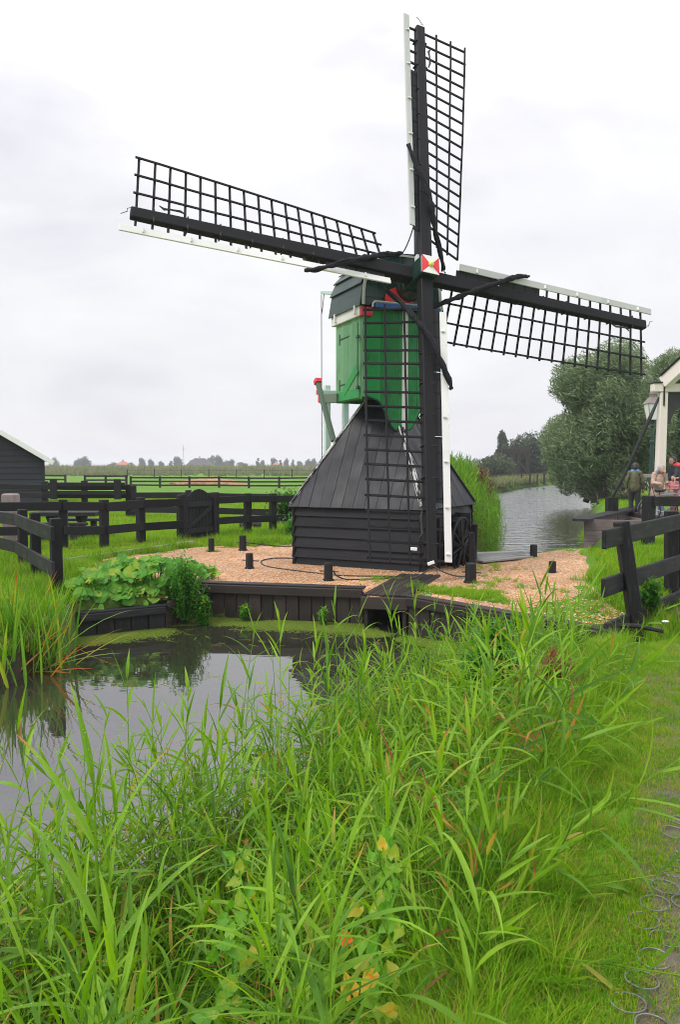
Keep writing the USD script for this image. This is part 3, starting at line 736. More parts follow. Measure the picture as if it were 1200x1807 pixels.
mill.part('hoist_line', MB().tube([hp, hp + (0, 0, -0.32), hp + (0.005, 0, -3.6)], 0.0075, 4), 'dark_rope', cap)
mill.part('hoist_line', MB().tube([hp + (0.05, 0.03, 0.02), hp + (0.02, 0.02, -0.25), hp + (0.005, 0, -0.36)], 0.007, 4), 'dark_rope', cap)

# ---- sails
HUB = np.array([1.371, 13.5, 4.858])
nv = np.array([math.sin(PHI) * math.cos(TILT), -math.cos(PHI) * math.cos(TILT), math.sin(TILT)])
rv = e1.copy(); uv_ = unit(np.cross(nv, rv)); uv_ = uv_ if uv_[2] > 0 else -uv_
av = math.cos(PSI) * uv_ + math.sin(PSI) * rv
bv = -math.sin(PSI - .007) * uv_ + math.cos(PSI - .007) * rv
poll = mill.part('poll_end', MB().beam(HUB - nv * 0.30, HUB + nv * 0.30, 0.33, 0.33, up=av, ch=0.02), 'dark_green')
fc, hs = HUB + nv * 0.303, 0.155
mill.part('neck_bearing', MB().tube([HUB - nv * .30, HUB - nv * .44, HUB - nv * .80], [.19, .25, .25], 16), 'dark_green')
for k, mat in enumerate(('clean_white', 'bright_red', 'clean_white', 'bright_red')):
    ang = PI / 2 - k * PI / 2
    pts = [(0, 0)] + [(hs * math.sqrt(2) * math.cos(ang + s), hs * math.sqrt(2) * math.sin(ang + s)) for s in (-PI / 4, PI / 4)]
    mill.part('face_panel', MB().prism(pts, 0.012, fc + nv * .006, bv, av), mat, poll)
boss = trimesh.creation.icosphere(2, 0.045); boss.apply_translation(fc + nv * 0.02)
mill.part('boss', MB().tm(boss), 'yellow_paint', poll, smooth=True)
mill.part('wind_shaft', MB().tube([HUB - nv * 0.25, HUB - nv * 0.62, HUB - nv * 1.25], [0.17, 0.15, 0.15], 14), 'tarred_wood', poll)
mill.part('shaft_collar', MB().beam(HUB - nv * 0.28, HUB - nv * 0.46, 0.42, 0.36, up=av, ch=.03), 'dark_green', poll)
for s_ in (-1, 1):
    mill.part('wedge', MB().beam(HUB + nv * .10 + bv * .14 * s_ + av * .15, HUB + nv * .10 + bv * .14 * s_ + av * .25, 0.05, 0.09, up=nv), 'grey_paint', poll)

cloth = {}
ARMS = [('upright', av, bv, 4.826, .09, .80, -1, [(.46, -.37, .06), (.40, -.27, .13), (.31, -.10, .17), (.23, .02, .17), (.17, .18, .10), (.09, .42, .06), (.055, .56, .02)]),
        ('right', bv, -av, 4.853, -.09, .50, -1, [(.44, -.40, .02), (.385, -.34, .10), (.33, -.20, .15), (.25, -.02, .17), (.18, .14, .13), (.11, .33, .08), (.05, .50, .04)]),
        ('lower', -av, -bv, 4.962, .09, .80, -1, [(.42, -.37, .04), (.38, -.32, .11), (.31, -.14, .16), (.245, .00, .17), (.19, .16, .12), (.13, .36, .08), (.07, .62, .05)]),
        ('left', -bv, av, 4.763, -.09, .36, -1, [(.44, -.42, .03), (.38, -.36, .10), (.30, -.20, .15), (.22, -.02, .17), (.165, .14, .12), (.10, .34, .09), (.045, .52, .06)])]
for nm, d, tr, L, off, solid, _, cl in ARMS:
    def S(r, s, w=0.0, d=d, tr=tr, L=L, off=off):
        pch = math.radians(np.interp(r, (0.1, 1.0), (27, 5))) * (1.0 if s > 0 else 0.6)
        tt = tr * math.cos(pch) - nv * math.sin(pch)
        return HUB + nv * off + d * (r * L) + tt * s + (nv * math.cos(pch) + tr * math.sin(pch)) * w
    desc = {'upright': 'sail pointing up', 'right': 'sail pointing right', 'lower': 'sail pointing down in front of the mill', 'left': 'sail pointing left'}[nm]
    sail = mill.part('sail', MB().beam(HUB + nv * off - d * 0.0, S(1.0, 0), 0.215, 0.18, up=nv, ch=.012, w1=0.165, h1=0.13), 'tarred_wood', label='black lattice ' + desc)
    mill.part('stock_splice', MB().beam(S(0.03, 0, -.11), S(0.42, 0, -.10), 0.17, 0.08, up=nv), 'tarred_board', sail)
    for i in range(18):
        r = 0.135 + (0.982 - 0.135) * i / 17 + rng.uniform(-.0015, .0015)
        s0 = -0.25 if r > .17 else -.05
        mill.part('sail_bar', MB().beam(S(r, s0), S(r, 0.0), 0.03, 0.036, up=d, ch=.004).beam(S(r, 0.0), S(r, 1.02 + rng.uniform(-.01, .015)), 0.028, 0.036, up=d, ch=.004), 'tarred_wood', sail)
    for s in (0.345, 0.665, 0.985):
        r0 = 0.12 if s < .9 else .128
        rs = np.linspace(r0, 0.995, 12); m = MB()
        P = [S(r, s + rng.uniform(-.004, .004), .028) for r in rs]
        for i in range(11):
            m.beam(P[i], P[i + 1] + (P[i + 1] - P[i]) * .01, 0.03, 0.026, up=nv, ch=.003, t=.5)
        mill.part('sail_lath', m, 'tarred_wood', sail)
    rs = np.linspace(0.15 if nm != 'left' else .125, 1.03 if nm != 'lower' else .985, 8); m = MB()
    P = [S(r, -0.29, .03) for r in rs]
    for i in range(7):
        m.beam(P[i], P[i + 1] + (P[i + 1] - P[i]) * .004, 0.115, 0.028, up=S(rs[i], -.29, 1) - S(rs[i], -.29, 0), ch=.004, t=.5)
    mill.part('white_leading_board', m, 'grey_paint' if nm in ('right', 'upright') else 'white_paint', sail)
    for k in range(6):
        r = 0.22 + k * 0.148
        mill.part('cleat', MB().beam(S(r, -.315, .045), S(r, -.245, .06), 0.03, 0.035, up=nv), 'white_paint', sail)
    cuts = np.linspace(.14, solid, 4 if solid > .6 else 3)
    for c0, c1 in zip(cuts[:-1], cuts[1:]):
        m = MB()
        for s0, s1 in ((-.235, -.165), (-.16, -.095)):
            V = [S(c0 + .002, s0, .012), S(c0 + .002, s1, .012), S(c1 - .002, s1, .012), S(c1 - .002, s0, .012)]
            W = [S(c0 + .002, s0, -.006), S(c0 + .002, s1, -.006), S(c1 - .002, s1, -.006), S(c1 - .002, s0, -.006)]
            m.add(V + W, [(0, 1, 2, 3), (7, 6, 5, 4), (0, 4, 5, 1), (1, 5, 6, 2), (2, 6, 7, 3), (3, 7, 4, 0)], [(0, s0), (0, s1), ((c1 - c0) * L, s1), ((c1 - c0) * L, s0)] * 2, rng.random())
        mill.part('wind_board', m, 'tarred_board', sail)
    for k in range(7):
        r = 0.30 + k * 0.105
        mill.part('band', MB().beam(S(r, -.115, 0), S(r, .115, 0), 0.02, 0.165 - .03 * r, up=nv, ch=.004), 'iron', sail)
    # the rolled sailcloth, wound round the stock
    key = np.array([S(*q) for q in cl])
    tt = np.linspace(0, len(key) - 1, 30)
    from scipy.interpolate import CubicSpline
    P = CubicSpline(range(len(key)), key)(tt)
    th = 0.036 * np.sin(np.clip(np.linspace(0.08, 1, 30), 0, 1) * PI * 0.93) ** 0.6 * (1 + 0.3 * np.sin(np.arange(30) * 1.9) + rng.uniform(-.25, .25, 30)) + 0.010
    m = MB().tube(P, th, 9)
    tw = np.arange(30) * 0.55
    m.tube(P + np.c_[np.cos(tw), np.sin(tw), np.cos(tw + 1)] * 0.032, 0.022, 5)
    mill.part('rolled_cloth', m, 'dark_cloth', sail, smooth=True)
    cloth[nm] = (P[-1], P[0], S)
    tip = S(1.0, .03, .09)
    mill.part('tip_rope', MB().tube([tip, tip + d * .05 - nv * .05, S(1.01, -.05, .1), S(1.03, -.09, .06)], .006, 4), 'dark_rope', sail)
    kp = S(.88, .16, .07)
    mill.part('knot', MB().tube([S(.83, .14, .06), S(.85, .17, .07), kp, S(.90, .15, .06), S(.915, .20, .05)], [.008, .02, .014, .022, .008], 5), 'dark_rope', sail)
def slack(p, q, sag, n=14):
    t_ = np.linspace(0, 1, n)[:, None]
    return np.asarray(p) * (1 - t_) + np.asarray(q) * t_ - np.array([0, 0, 1]) * sag * 4 * t_ * (1 - t_)
mill.part('sheet_rope', MB().tube(slack(cloth['left'][0], cloth['upright'][2](.15, -.27, .05), .05), .011, 5), 'dark_rope')
mill.part('sheet_rope', MB().tube(slack(cloth['upright'][0], cloth['right'][2](.09, -.12, .10), .02), .010, 5), 'dark_rope')
mill.part('sheet_rope', MB().tube(slack(cloth['right'][0], B(CW - .02, C0 - .04, CZ - .02), .01), .011, 5), 'dark_rope')
mill.part('sheet_rope', MB().tube(slack(cloth['lower'][0], cloth['left'][2](.16, -.28, .02), .03), .014, 5), 'dark_rope')
lt = cloth['lower'][2](1.0, 0, .08)
mill.part('tether_chain', MB().tube(slack(lt, (2.05, 12.55, YARD + .02), .06), .013, 5), 'rope')
mill.part('tether_chain', MB().tube(slack(lt, (0.95, 12.4, YARD + .02), .08), .011, 5), 'rope')
mill.part('tether_hook', MB().beam(lt + (-.08, 0, .02), lt + (.02, -.02, .06), .03, .05), 'clean_white')
mill.part('tether_hook', MB().beam(lt + (-.34, 0, .26), lt + (-.24, -.01, .25), .02, .05), 'clean_white')

# ---- wooden scoop wheel at the right wall
Fc, Rc = corner(0), corner(1); fr = unit(Rc - Fc); fo = np.array([fr[1], -fr[0]])
WC = np.array([*(Fc + fr * 1.12 + fo * 0.30), 0.24])
def ring(c, r, rt, seg=28):
    P = [c + np.array([*(fr * r * math.cos(a)), r * math.sin(a)]) for a in np.linspace(0, 2 * PI, seg + 1)]
    return MB().tube(P, rt, 6, cap=False)
wheel = mill.part('scoop_wheel', ring(WC, .50, .022), 'worn_black')
mill.part('inner_ring', ring(WC - np.array([*(fr * -.06), .12]) + np.array([*(fo * .12), 0]), .28, .018), 'worn_black', wheel)
for k in range(8):
    a = k * PI / 4 + .2
    dv = np.array([*(fr * math.cos(a)), math.sin(a)])
    mill.part('spoke', MB().beam(WC, WC + dv * .5, .03, .03, up=(*fo, 0)), 'worn_black', wheel)
for k in range(8):
    a = k * PI / 4 + .5
    dv = np.array([*(fr * math.cos(a)), math.sin(a)])
    q = WC + dv * .38 - np.array([*(fo * .12), 0])
    mill.part('paddle', MB().beam(q - dv * .14, q + dv * .14, .22, .02, up=np.cross(dv, (*fo, 0))), 'tarred_board', wheel)
mill.part('wheel_axle', MB().tube([WC - np.array([*(fo * .5), 0]), WC + np.array([*(fo * .16), 0])], .04, 8), 'worn_black', wheel)
hb = Fc + fr * 1.62 + fo * .10
mill.part('wheel_side_board', MB().beam((*hb, YARD - .4), (*hb, .80), .36, .05, up=(*fr, 0)), 'tarred_board')
hb = Fc + fr * 1.80 + fo * .24
mill.part('wheel_side_board', MB().beam((*hb, YARD - .4), (*(hb + fo * .03), .58), .16, .05, up=(*fr, 0)), 'worn_black')
for k in range(2):
    q = Fc + fr * (.55 + .5 * k) + fo * .08
    mill.part('wheel_frame', MB().beam((*q, YARD - .1), (*q, .75 - .12 * k), .06, .06, up=(*fr, 0)), 'worn_black')
pp = np.array([2.23, 13.28])
mill.part('wheel_post', MB().beam((*pp, YARD - .2), (*(pp + (-.02, .02)), .53), .10, .10, up=(0, 1, 0)), 'worn_black')

# ------------------------------------------------------------------ bollards, ropes
def bollard_mesh(mb, c, h, r, n=10):
    return mb.lathe([(0.0, -0.25), (r * 1.04, -0.25), (r * 1.0, h * .6), (r * .98, h - .015), (r * .90, h), (0, h + .004)], c, n)
bl = [((-2.65, 16.27), .28, .062, 'short black bollard at the far left edge of the gravel with weeds at its foot', False),
      ((-2.03, 16.5), .32, .075, 'black mooring bollard with a pin and rope leading to the mill', True),
      ((-1.56, 13.6), .27, .065, 'black bollard with a side peg on the open gravel left of the mill', True),
      ((-0.18, 12.15), .28, .068, 'black bollard with a cross pin at the pond-side edge of the gravel', True),
      ((1.98, 11.95), .30, .085, 'black bollard standing before the scoop wheel, grass at its foot', True),
      ((3.50, 13.0), .215, .062, 'lone short black bollard on the gravel right of the mill', False),
      ((3.69, 15.05), .26, .068, 'black bollard at the end of the grey landing boards', False)]
for (x, y), h, r, lab, pin in bl:
    z = float(ground_z(x, y))
    t = Thing('bollard', lab, 'bollard', (x, y, z), group='black bollards on the gravel yard')
    mb = bollard_mesh(MB(), (x, y, z), h, r)
    t.part('post', mb, 'worn_black', smooth=False)
    t.part('foot', MB().lathe([(r * 1.05, -.05), (r * 1.3, -.02), (r * 1.28, .03), (r * 1.04, .035)], (x, y, z), 10), 'worn_black')
    if pin: t.part('pin', MB().tube([(x - .13, y + .03, z + h * .55), (x + .16, y - .03, z + h * .52)], .011, 6), 'iron')
gz = YARD + .012
for pts, lab in (([(-1.96, 16.5, gz + .16), (-1.4, 16.9, gz + .05), (-1.15, 17.1, gz + .02), (-.8, 17.3, gz)], 'thin rope from the pinned bollard to the mill base across the gravel'),
                 ([(-.7, 14.9, gz), (-1.25, 15.05, gz), (-1.45, 14.6, gz), (-1.35, 14.0, gz), (-1.05, 13.55, gz), (-.5, 13.05, gz), (-.05, 12.7, gz), (.4, 12.6, gz), (.9, 12.5, gz + .01)], 'dark cable lying in a loop on the gravel before the mill'),
                 ([(-.1, 12.14, gz + .15), (.15, 12.2, gz), (.6, 12.3, gz), (.95, 12.4, gz + .01)], 'dark rope lying from the pond-side bollard towards the walkway')):
    from scipy.interpolate import CubicSpline
    P = CubicSpline(range(len(pts)), np.array(pts))(np.linspace(0, len(pts) - 1, 40)); P[:, 2] = np.maximum(P[:, 2], gz)
    single('rope', MB().tube(P, .012, 5), 'dark_rope', lab, 'rope', smooth=True)

# ------------------------------------------------------------------ fences: every post and rail a part
def fence(label, posts, rails, rail_h=.16, rail_w=.04, pw=.12, over=(0, 0), mat='tarred_wood', side=1, group=None, top_mat=None, railmat=None, base=None, skip=()):
    """posts: (x, y, top above ground); rails: heights of the rail centres above ground"""
    P = np.array([p[:2] for p in posts], float)
    Zg = ground_z(P[:, 0], P[:, 1]) if base is None else np.full(len(P), base)
    t = Thing('fence', label, 'fence', (*P[0], Zg[0]), group=group)
    for i, p in enumerate(posts):
        if i in skip: continue
        d = P[min(i + 1, len(P) - 1)] - P[max(i - 1, 0)]; d = unit(d)
        ln = rng.uniform(-.012, .012, 2)
        t.part('post', MB().beam((*P[i], Zg[i] - .35), (*(P[i] + ln), Zg[i] + p[2]), pw, pw * 1.1, up=(*d, 0), ch=.01), mat)
    for i in range(len(P) - 1):
        d = unit(P[i + 1] - P[i]); nr = np.array([d[1], -d[0]]) * side * (pw * .5 + rail_w * .5 + .003)
        a = P[i] - d * (over[0] if i == 0 else -.003); b = P[i + 1] + d * (over[1] if i == len(P) - 2 else -.003)
        for k, h in enumerate(rails):
            hh = h if np.ndim(h) else (h, h)
            z0, z1 = Zg[i] + hh[0] + rng.uniform(-.008, .008), Zg[i + 1] + hh[1] + rng.uniform(-.008, .008)
            t.part('rail', MB().beam((*(a + nr), z0), (*(b + nr), z1), rail_w, rail_h, up=(0, 0, 1), ch=.006), railmat or mat)
    return t


fence('curved black fence of three wide rails at the left edge, nearest the iris', [(-9.2, 15.9, 1.0), (-8.0, 15.6, 1.0), (-6.5, 14.75, 1.02), (-5.35, 13.3, 1.03), (-4.62, 12.0, 1.05), (-3.86, 10.75, 1.06)],
      [.86, .40, -.02], rail_h=.20, rail_w=.045, pw=.14, over=(0, .25), mat='tarred_wood', railmat='worn_black')
fence('black two-rail paddock fence left of the arched gate', [(-8.9, 16.0, 1.06), (-7.3, 16.3, 1.06), (-5.75, 16.45, 1.07), (-5.0, 16.75, 1.07), (-4.43, 17.6, 1.07), (-3.68, 18.3, 1.10)], [.93, .43, -.02], rail_h=.18, pw=.15, mat='tarred_wood')
fence('black two-rail fence between the arched gate and the mill', [(-3.06, 19.4, 1.12), (-2.32, 19.9, 1.06), (-1.72, 20.3, 1.06), (-.9, 20.9, 1.05), (0.1, 21.6, 1.05)], [.92, .42, -.02], rail_h=.17, pw=.15)
t = Thing('garden_gate', 'black arched gate of vertical boards with a diagonal brace', 'gate', (-3.37, 18.85, -.1))
ga, gb = np.array([-3.60, 18.42]), np.array([-3.12, 19.26]); gd = unit(gb - ga); gn = np.array([gd[1], -gd[0]]); gl = np.linalg.norm(gb - ga)
for i in range(8):
    u0, u1 = i / 8, (i + 1) / 8; um = (u0 + u1) / 2
    zt = lambda u: .98 + .22 * math.sin(PI * u) - .1
    p = ga + gd * gl * um
    t.part('board', MB().prism([(-gl / 16 + .006, -.08), (gl / 16 - .006, -.08), (gl / 16 - .006, zt(u1)), (-gl / 16 + .006, zt(u0))], .025, (*p, 0), (*gd, 0), (0, 0, 1)), 'tarred_wood')
for z in (.74, .12):
    t.part('crossbar', MB().beam((*(ga + gn * .03), z), (*(gb + gn * .03), z), .035, .12), 'tarred_wood')
t.part('brace', MB().beam((*(ga + gn * .03 + gd * .05), .20), (*(gb + gn * .03 - gd * .05), .66), .03, .11), 'tarred_wood')
for p in (ga - gd * .08, gb + gd * .08):
    t.part('gate_post', MB().beam((*p, -.4), (*p, 1.0), .16, .16, up=(*gd, 0), ch=.012), 'tarred_wood')

fence('three-rail black field fence running in front of the shed', [(-14.6, 28.2, 1.22), (-12.4, 27.8, 1.22), (-10.2, 27.4, 1.25), (-8.75, 27.15, 1.28), (-7.2, 27.0, 1.15)], [1.05, .76, .33], rail_h=.17, pw=.16)
fence('two-rail black fence crossing the meadow behind the gate', [(-7.0, 26.9, 1.1), (-5.0, 26.2, .95), (-3.0, 25.6, .88), (-1.0, 25.0, .85), (1.0, 24.6, .82)], [.78, .30], rail_h=.20, pw=.15)
t = Thing('paddock_gate', 'wide black field gate leaf fixed in the rail fence before the shed', 'gate', (-9.4, 27.1, -.1))
for z in (1.02, .74):
    t.part('rail', MB().beam((-9.95, 27.05, z), (-7.25, 26.75, z), .05, .13), 'tarred_wood')
for x, y in ((-9.75, 27.0), (-7.5, 26.75)):
    t.part('upright', MB().beam((x, y, .52), (x, y, 1.2), .24, .05, up=(0, 1, 0)), 'tarred_wood')
fence('distant black three-rail paddock fence before the brown heap', [(-17.0 + i * 2.43, 64.5 - i * .25, .92) for i in range(8)], [.80, .50, .20], rail_h=.13, pw=.14)
fence('distant fence piece left of the long paddock fence', [(-22.8 + i * 1.85, 71.0, .95) for i in range(3)], [.85, .5], rail_h=.15, pw=.16)
fence('distant fence end showing beside the shed wall', [(-27.8, 74.0, .95), (-25.6, 74.0, .95)], [.85, .5], rail_h=.15, pw=.16)
t = Thing('wire_fence', 'row of thin wire fence stakes across the far meadow', 'fence', (-20, 110, -.1))
for i in range(14):
    t.part('stake', MB().beam((-30 + i * 3.9, 112 - .4 * i, -.2), (-30 + i * 3.9, 112 - .4 * i, 1.15), .11, .11, up=(0, 1, 0)), 'tarred_wood')
t.part('wire', MB().tube([(-30, 112, .95), (20.7, 106.8, .95)], .02, 4), 'iron')

# right-hand fence by the path
R = Thing('fence', 'black three-rail fence with cut rail ends at the right of the gravel', 'fence', (3.3, 9.0, -.15))
R.part('post', MB().beam((3.42, 8.92, -.5), (3.19, 8.98, 1.02), .145, .16, up=(0, 1, 0), ch=.012), 'worn_black')
R.part('post', MB().beam((4.62, 10.95, -.6), (4.58, 10.95, 1.03), .15, .16, up=(0, 1, 0), ch=.012), 'worn_black')
R.part('post', MB().beam((4.78, 11.1, -.6), (4.84, 11.2, .98), .15, .16, up=(0, 1, 0), ch=.012), 'worn_black')
R.part('post', MB().beam((5.75, 12.5, -.6), (5.75, 12.5, 1.05), .15, .16, up=(0, 1, 0), ch=.012), 'worn_black')
for z0, z1, z2, x0, y0 in ((.86, .90, 1.02, 2.83, 8.48), (.335, .345, .50, 2.83, 8.48), (-.11, -.15, -.02, 2.80, 8.28)):
    q0, q1, q2 = np.array([x0, y0, z0]), np.array([4.68, 10.80, z1]), np.array([5.9, 11.9, z2])
    R.part('rail', MB().beam(q0, q1, .05, .205, ch=.008), 'worn_black')
    R.part('rail', MB().beam(q1 + (q2 - q1) * .01, q2, .05, .205, ch=.008), 'worn_black')
R.part('stub', MB().beam((2.80, 8.24, -.4), (2.80, 8.24, -.06), .15, .12, up=(0, 1, 0)), 'worn_black')
single('fallen_stick', MB().tube([(2.9, 8.25, -.02), (3.1, 8.2, -.02), (3.35, 8.12, -.06)], [.03, .026, .02], 7), 'worn_black', 'thick black stick lying at the foot of the right fence', 'stick')
fence('black fence post and rails before the bridge railing', [(6.35, 16.3, 1.02), (7.4, 16.9, 1.0), (8.6, 17.2, 1.05)], [.90, .45], rail_h=.20, rail_w=.05, pw=.19, mat='worn_black')
fence('second black rail fence crossing the bridge approach', [(6.6, 14.2, 1.0), (7.6, 15.2, 1.05), (8.9, 15.9, 1.1)], [.98, .6], rail_h=.13, rail_w=.05, pw=.15, mat='worn_black')
single('brown_plate', MB().beam((4.00, 8.15, .06), (4.9, 9.9, .075), .9, .05, up=(0, 0, 1)), 'rusty_plate', 'reddish brown weathered board lying at the right edge of the path', 'board')
st = trimesh.creation.icosphere(1, .028); st.apply_scale((1.4, 1, .5)); st.apply_translation((3.5, 8.45, -.02))
single('white_stone', MB().tm(st), 'clean_white', 'small white stone lying near the right fence foot', 'stone')

# timber abutment of the bridge over the canal
t = Thing('timber_abutment', 'grey-brown timber abutment with black coping at the right canal bank', 'abutment', (8, 23.5, -.6))
U0, U1 = np.array([6.35, 20.9]), np.array([10.5, 27.6]); ud = unit(U1 - U0); un = np.array([-ud[1], ud[0]])
t.part('coping', MB().beam((*U0, .22), (*U1, .24), .42, .07), 'worn_black')
for k in range(3):
    for j in range(2):
        a, b = U0 + (U1 - U0) * (j * .5 + .06 * (j == 0)), U0 + (U1 - U0) * (j * .5 + .5)
        t.part('board', MB().beam((*a, .06 - .30 * k), (*b, .06 - .30 * k), .06, .292), 'abutment_wood')
for s in (.17, .40, .66):
    q = U0 + (U1 - U0) * s + un * .12
    t.part('post', MB().beam((*q, -1.2), (*q, .17), .17, .15, up=(*ud, 0)), 'wet_brown')
e0 = U0 + (U1 - U0) * .06
for k in range(3):
    t.part('return_board', MB().beam((*e0, .06 - .30 * k), (*(e0 + (1.9, -.35)), .06 - .30 * k), .06, .292), 'abutment_wood')

# ------------------------------------------------------------------ shed, table, heap
t = Thing('shed', 'black clapboard shed with a white bargeboard at the left edge', 'shed', (-12.15, 32.5, -.1))
t.x.AddRotateZOp().Set(21.5)
SX, SY = -12.15, 32.5                        # right front corner of the shed, about which it is turned
HW, EV, SL = 5.0, 2.0, math.tan(math.radians(32))
RG = EV + HW * SL
t.part('wall', MB().prism([(SX - .03, -.3), (SX - .03, EV), (SX - HW, RG), (SX - 2 * HW, EV), (SX - 2 * HW, -.3)], 8, (0, SY + 4.05, 0), (1, 0, 0), (0, 0, 1)), 'shed_black')
z = -.3
while z < RG - .3:
    xr = SX if z + .24 < EV else SX - (z + .24 - EV) / SL
    t.part('weatherboard', MB().beam((2 * (SX - HW) - xr, SY - .02, z + .12), (xr, SY - .02, z + .12), .03, .25, up=(0, .12, 1), ch=.005), 'shed_board')
    z += .235
rf = MB()
for s in (1, -1):
    p0 = np.array([SX - HW, SY - .3, RG + .07]); p1 = np.array([SX - HW + s * (HW + .35), SY - .3, EV - .35 * SL + .07])
    rf.beam((p0 + p1) / 2, (p0 + p1) / 2 + (0, 8.6, 0), np.linalg.norm(p1 - p0), .08, up=np.cross((0, 1, 0), p1 - p0))
rf = t.part('roof', rf, 'shed_black')
for s in (1, -1):
    t.part('bargeboard', MB().beam((SX - HW, SY - .33, RG + .01), (SX - HW + s * (HW + .40), SY - .33 - .002 * s, EV - .40 * SL + .01), .04, .20, up=(0, 0, 1)), 'clean_white', rf)
t.part('corner_board', MB().beam((SX + .02, SY - .03, -.3), (SX + .02, SY - .03, EV - .1), .10, .06, up=(0, 1, 0)), 'shed_board')

t = Thing('picnic_table', 'dark wooden slab table standing on the grass behind the fence', 'table', (-6.5, 18.9, -.1))
for i in range(3):
    t.part('top_plank', MB().beam((-7.2, 18.6 + i * .26, .52), (-5.72, 18.6 + i * .26, .52), .25, .10, ch=.012), 'worn_black')
for x in (-6.85, -6.15):
    t.part('trestle', MB().prism([(-.22, -.7), (.22, -.7), (.12, -.35), (.12, -.25), (.30, -.04), (-.30, -.04), (-.12, -.25), (-.12, -.35)], .12, (x, 18.86, .52), (0, 1, 0), (0, 0, 1)), 'wet_brown')
for y in (18.1, 19.6):
    t.part('bench_plank', MB().beam((-7.1, y, .32), (-5.8, y, .32), .24, .06), 'worn_black')
    for x in (-6.85, -6.1):
        t.part('bench_leg', MB().beam((x, y, -.15), (x, y, .29), .12, .16, up=(0, 1, 0)), 'wet_brown')
t = Thing('stone_block', 'squat pale stone block standing behind the curved fence', 'block', (-9.3, 16.9, -.1))
t.part('block', MB().beam((-7.02, 16.9, -.2), (-7.02, 16.9, 1.06), .30, .30, up=(0, 1, 0), ch=.03), 'abutment_wood')
v, f = [], []
hm = trimesh.creation.icosphere(3, 1.0); hv = np.array(hm.vertices)
hv *= (1 + .35 * (meshkit.fbm(hv * 2.3, 4, 4) - .5))[:, None]; hv *= (3.6, 2.0, .62)
single('brown_heap', MB().add(hv + (-12.0, 73, -.15), hm.faces), 'hay', 'low heap of brown straw and earth far across the meadow', 'heap', smooth=True)
single('log', MB().tube([(-2.8, 22.0, .02), (-2.2, 22.1, .02)], .1, 8), 'wet_brown', 'short dark log lying behind the fence right of the gate', 'log')

# ------------------------------------------------------------------ the white drawbridge at the right edge
br = Thing('drawbridge', 'cream painted wooden drawbridge frame at the right edge of the photo', 'bridge', (10, 24.5, 0))
bx, by = 9.72, 24.2
br.part('post', MB().beam((bx, by, -.9), (bx + .06, by, 3.86), .27, .27, up=(0, 1, 0), ch=.02, w1=.23), 'cream_paint')
br.part('post', MB().beam((bx + 3.6, by, -.9), (bx + 3.6, by, 3.86), .27, .27, up=(0, 1, 0), ch=.02), 'cream_paint')
br.part('lintel', MB().beam((bx - .28, by, 4.0), (bx + 4.2, by, 4.0), .30, .27, ch=.03), 'cream_paint')
br.part('lintel_cap', MB().beam((bx - .30, by, 4.15), (bx + 4.2, by, 4.15), .36, .035), 'iron')
for x in (bx + .04, bx + .55):
    br.part('strap', MB().beam((x, by - .155, 3.45 if x < bx + .2 else 3.86), (x, by - .155, 4.14), .05, .015, up=(0, 1, 0)), 'iron')
br.part('balance_beam', MB().beam((bx + .08, by - .05, 4.14), (bx + 1.6, by - 2.2, 6.15), .30, .36, up=(0, 0, 1), ch=.02), 'cream_paint')
br.part('balance_beam', MB().beam((bx + 3.5, by - .05, 4.14), (bx + 5.0, by - 2.2, 6.15), .30, .36, up=(0, 0, 1), ch=.02), 'cream_paint')
br.part('beam_cap', MB().beam((bx + .02, by - .05, 4.36), (bx + 1.54, by - 2.2, 6.37), .32, .03, up=(0, 0, 1)), 'iron')
arch = [(0, 0), (1.3, 0), (1.3, -.1)] + [(1.3 - 1.18 * math.sin(a), -.95 + .85 * math.cos(a)) for a in np.linspace(0, PI / 2, 12)] + [(0, -.95)]
br.part('arch_bracket', MB().prism(arch, .08, (bx + .18, by, 3.865), (1, 0, 0), (0, 0, 1)), 'far_dark')
br.part('stay_rod', MB().tube([(bx - .05, by, 3.72), (bx - .33, by - .05, 3.1), (bx - 1.05, by + .1, 1.3), (bx - 1.42, by + .3, .45)], [.035, .06, .04, .05], 7), 'iron')
br.part('stay_post', MB().beam((bx - 1.3, by + .35, -.2), (bx - 1.3, by + .35, .68), .32, .30, up=(0, 1, 0)), 'worn_black')
br.part('deck', MB().beam((bx - .3, by + .3, .08), (bx + 4, by + .3, .08), 3.2, .14), 'wet_brown')
br.part('handrail', MB().beam((bx - .02, by - .18, .84), (bx + 3.6, by - .18, .70), .06, .16), 'cream_paint')
br.part('handrail', MB().beam((bx + .12, by + 1.7, 1.32), (bx + 3.6, by + 1.7, 1.36), .07, .12), 'grey_wood')
for zz in (.75, .96, 1.28):
    br.part('bolt', MB().box((bx - .15, by - .17, zz), (bx - .05, by - .14, zz + .09)), 'iron')

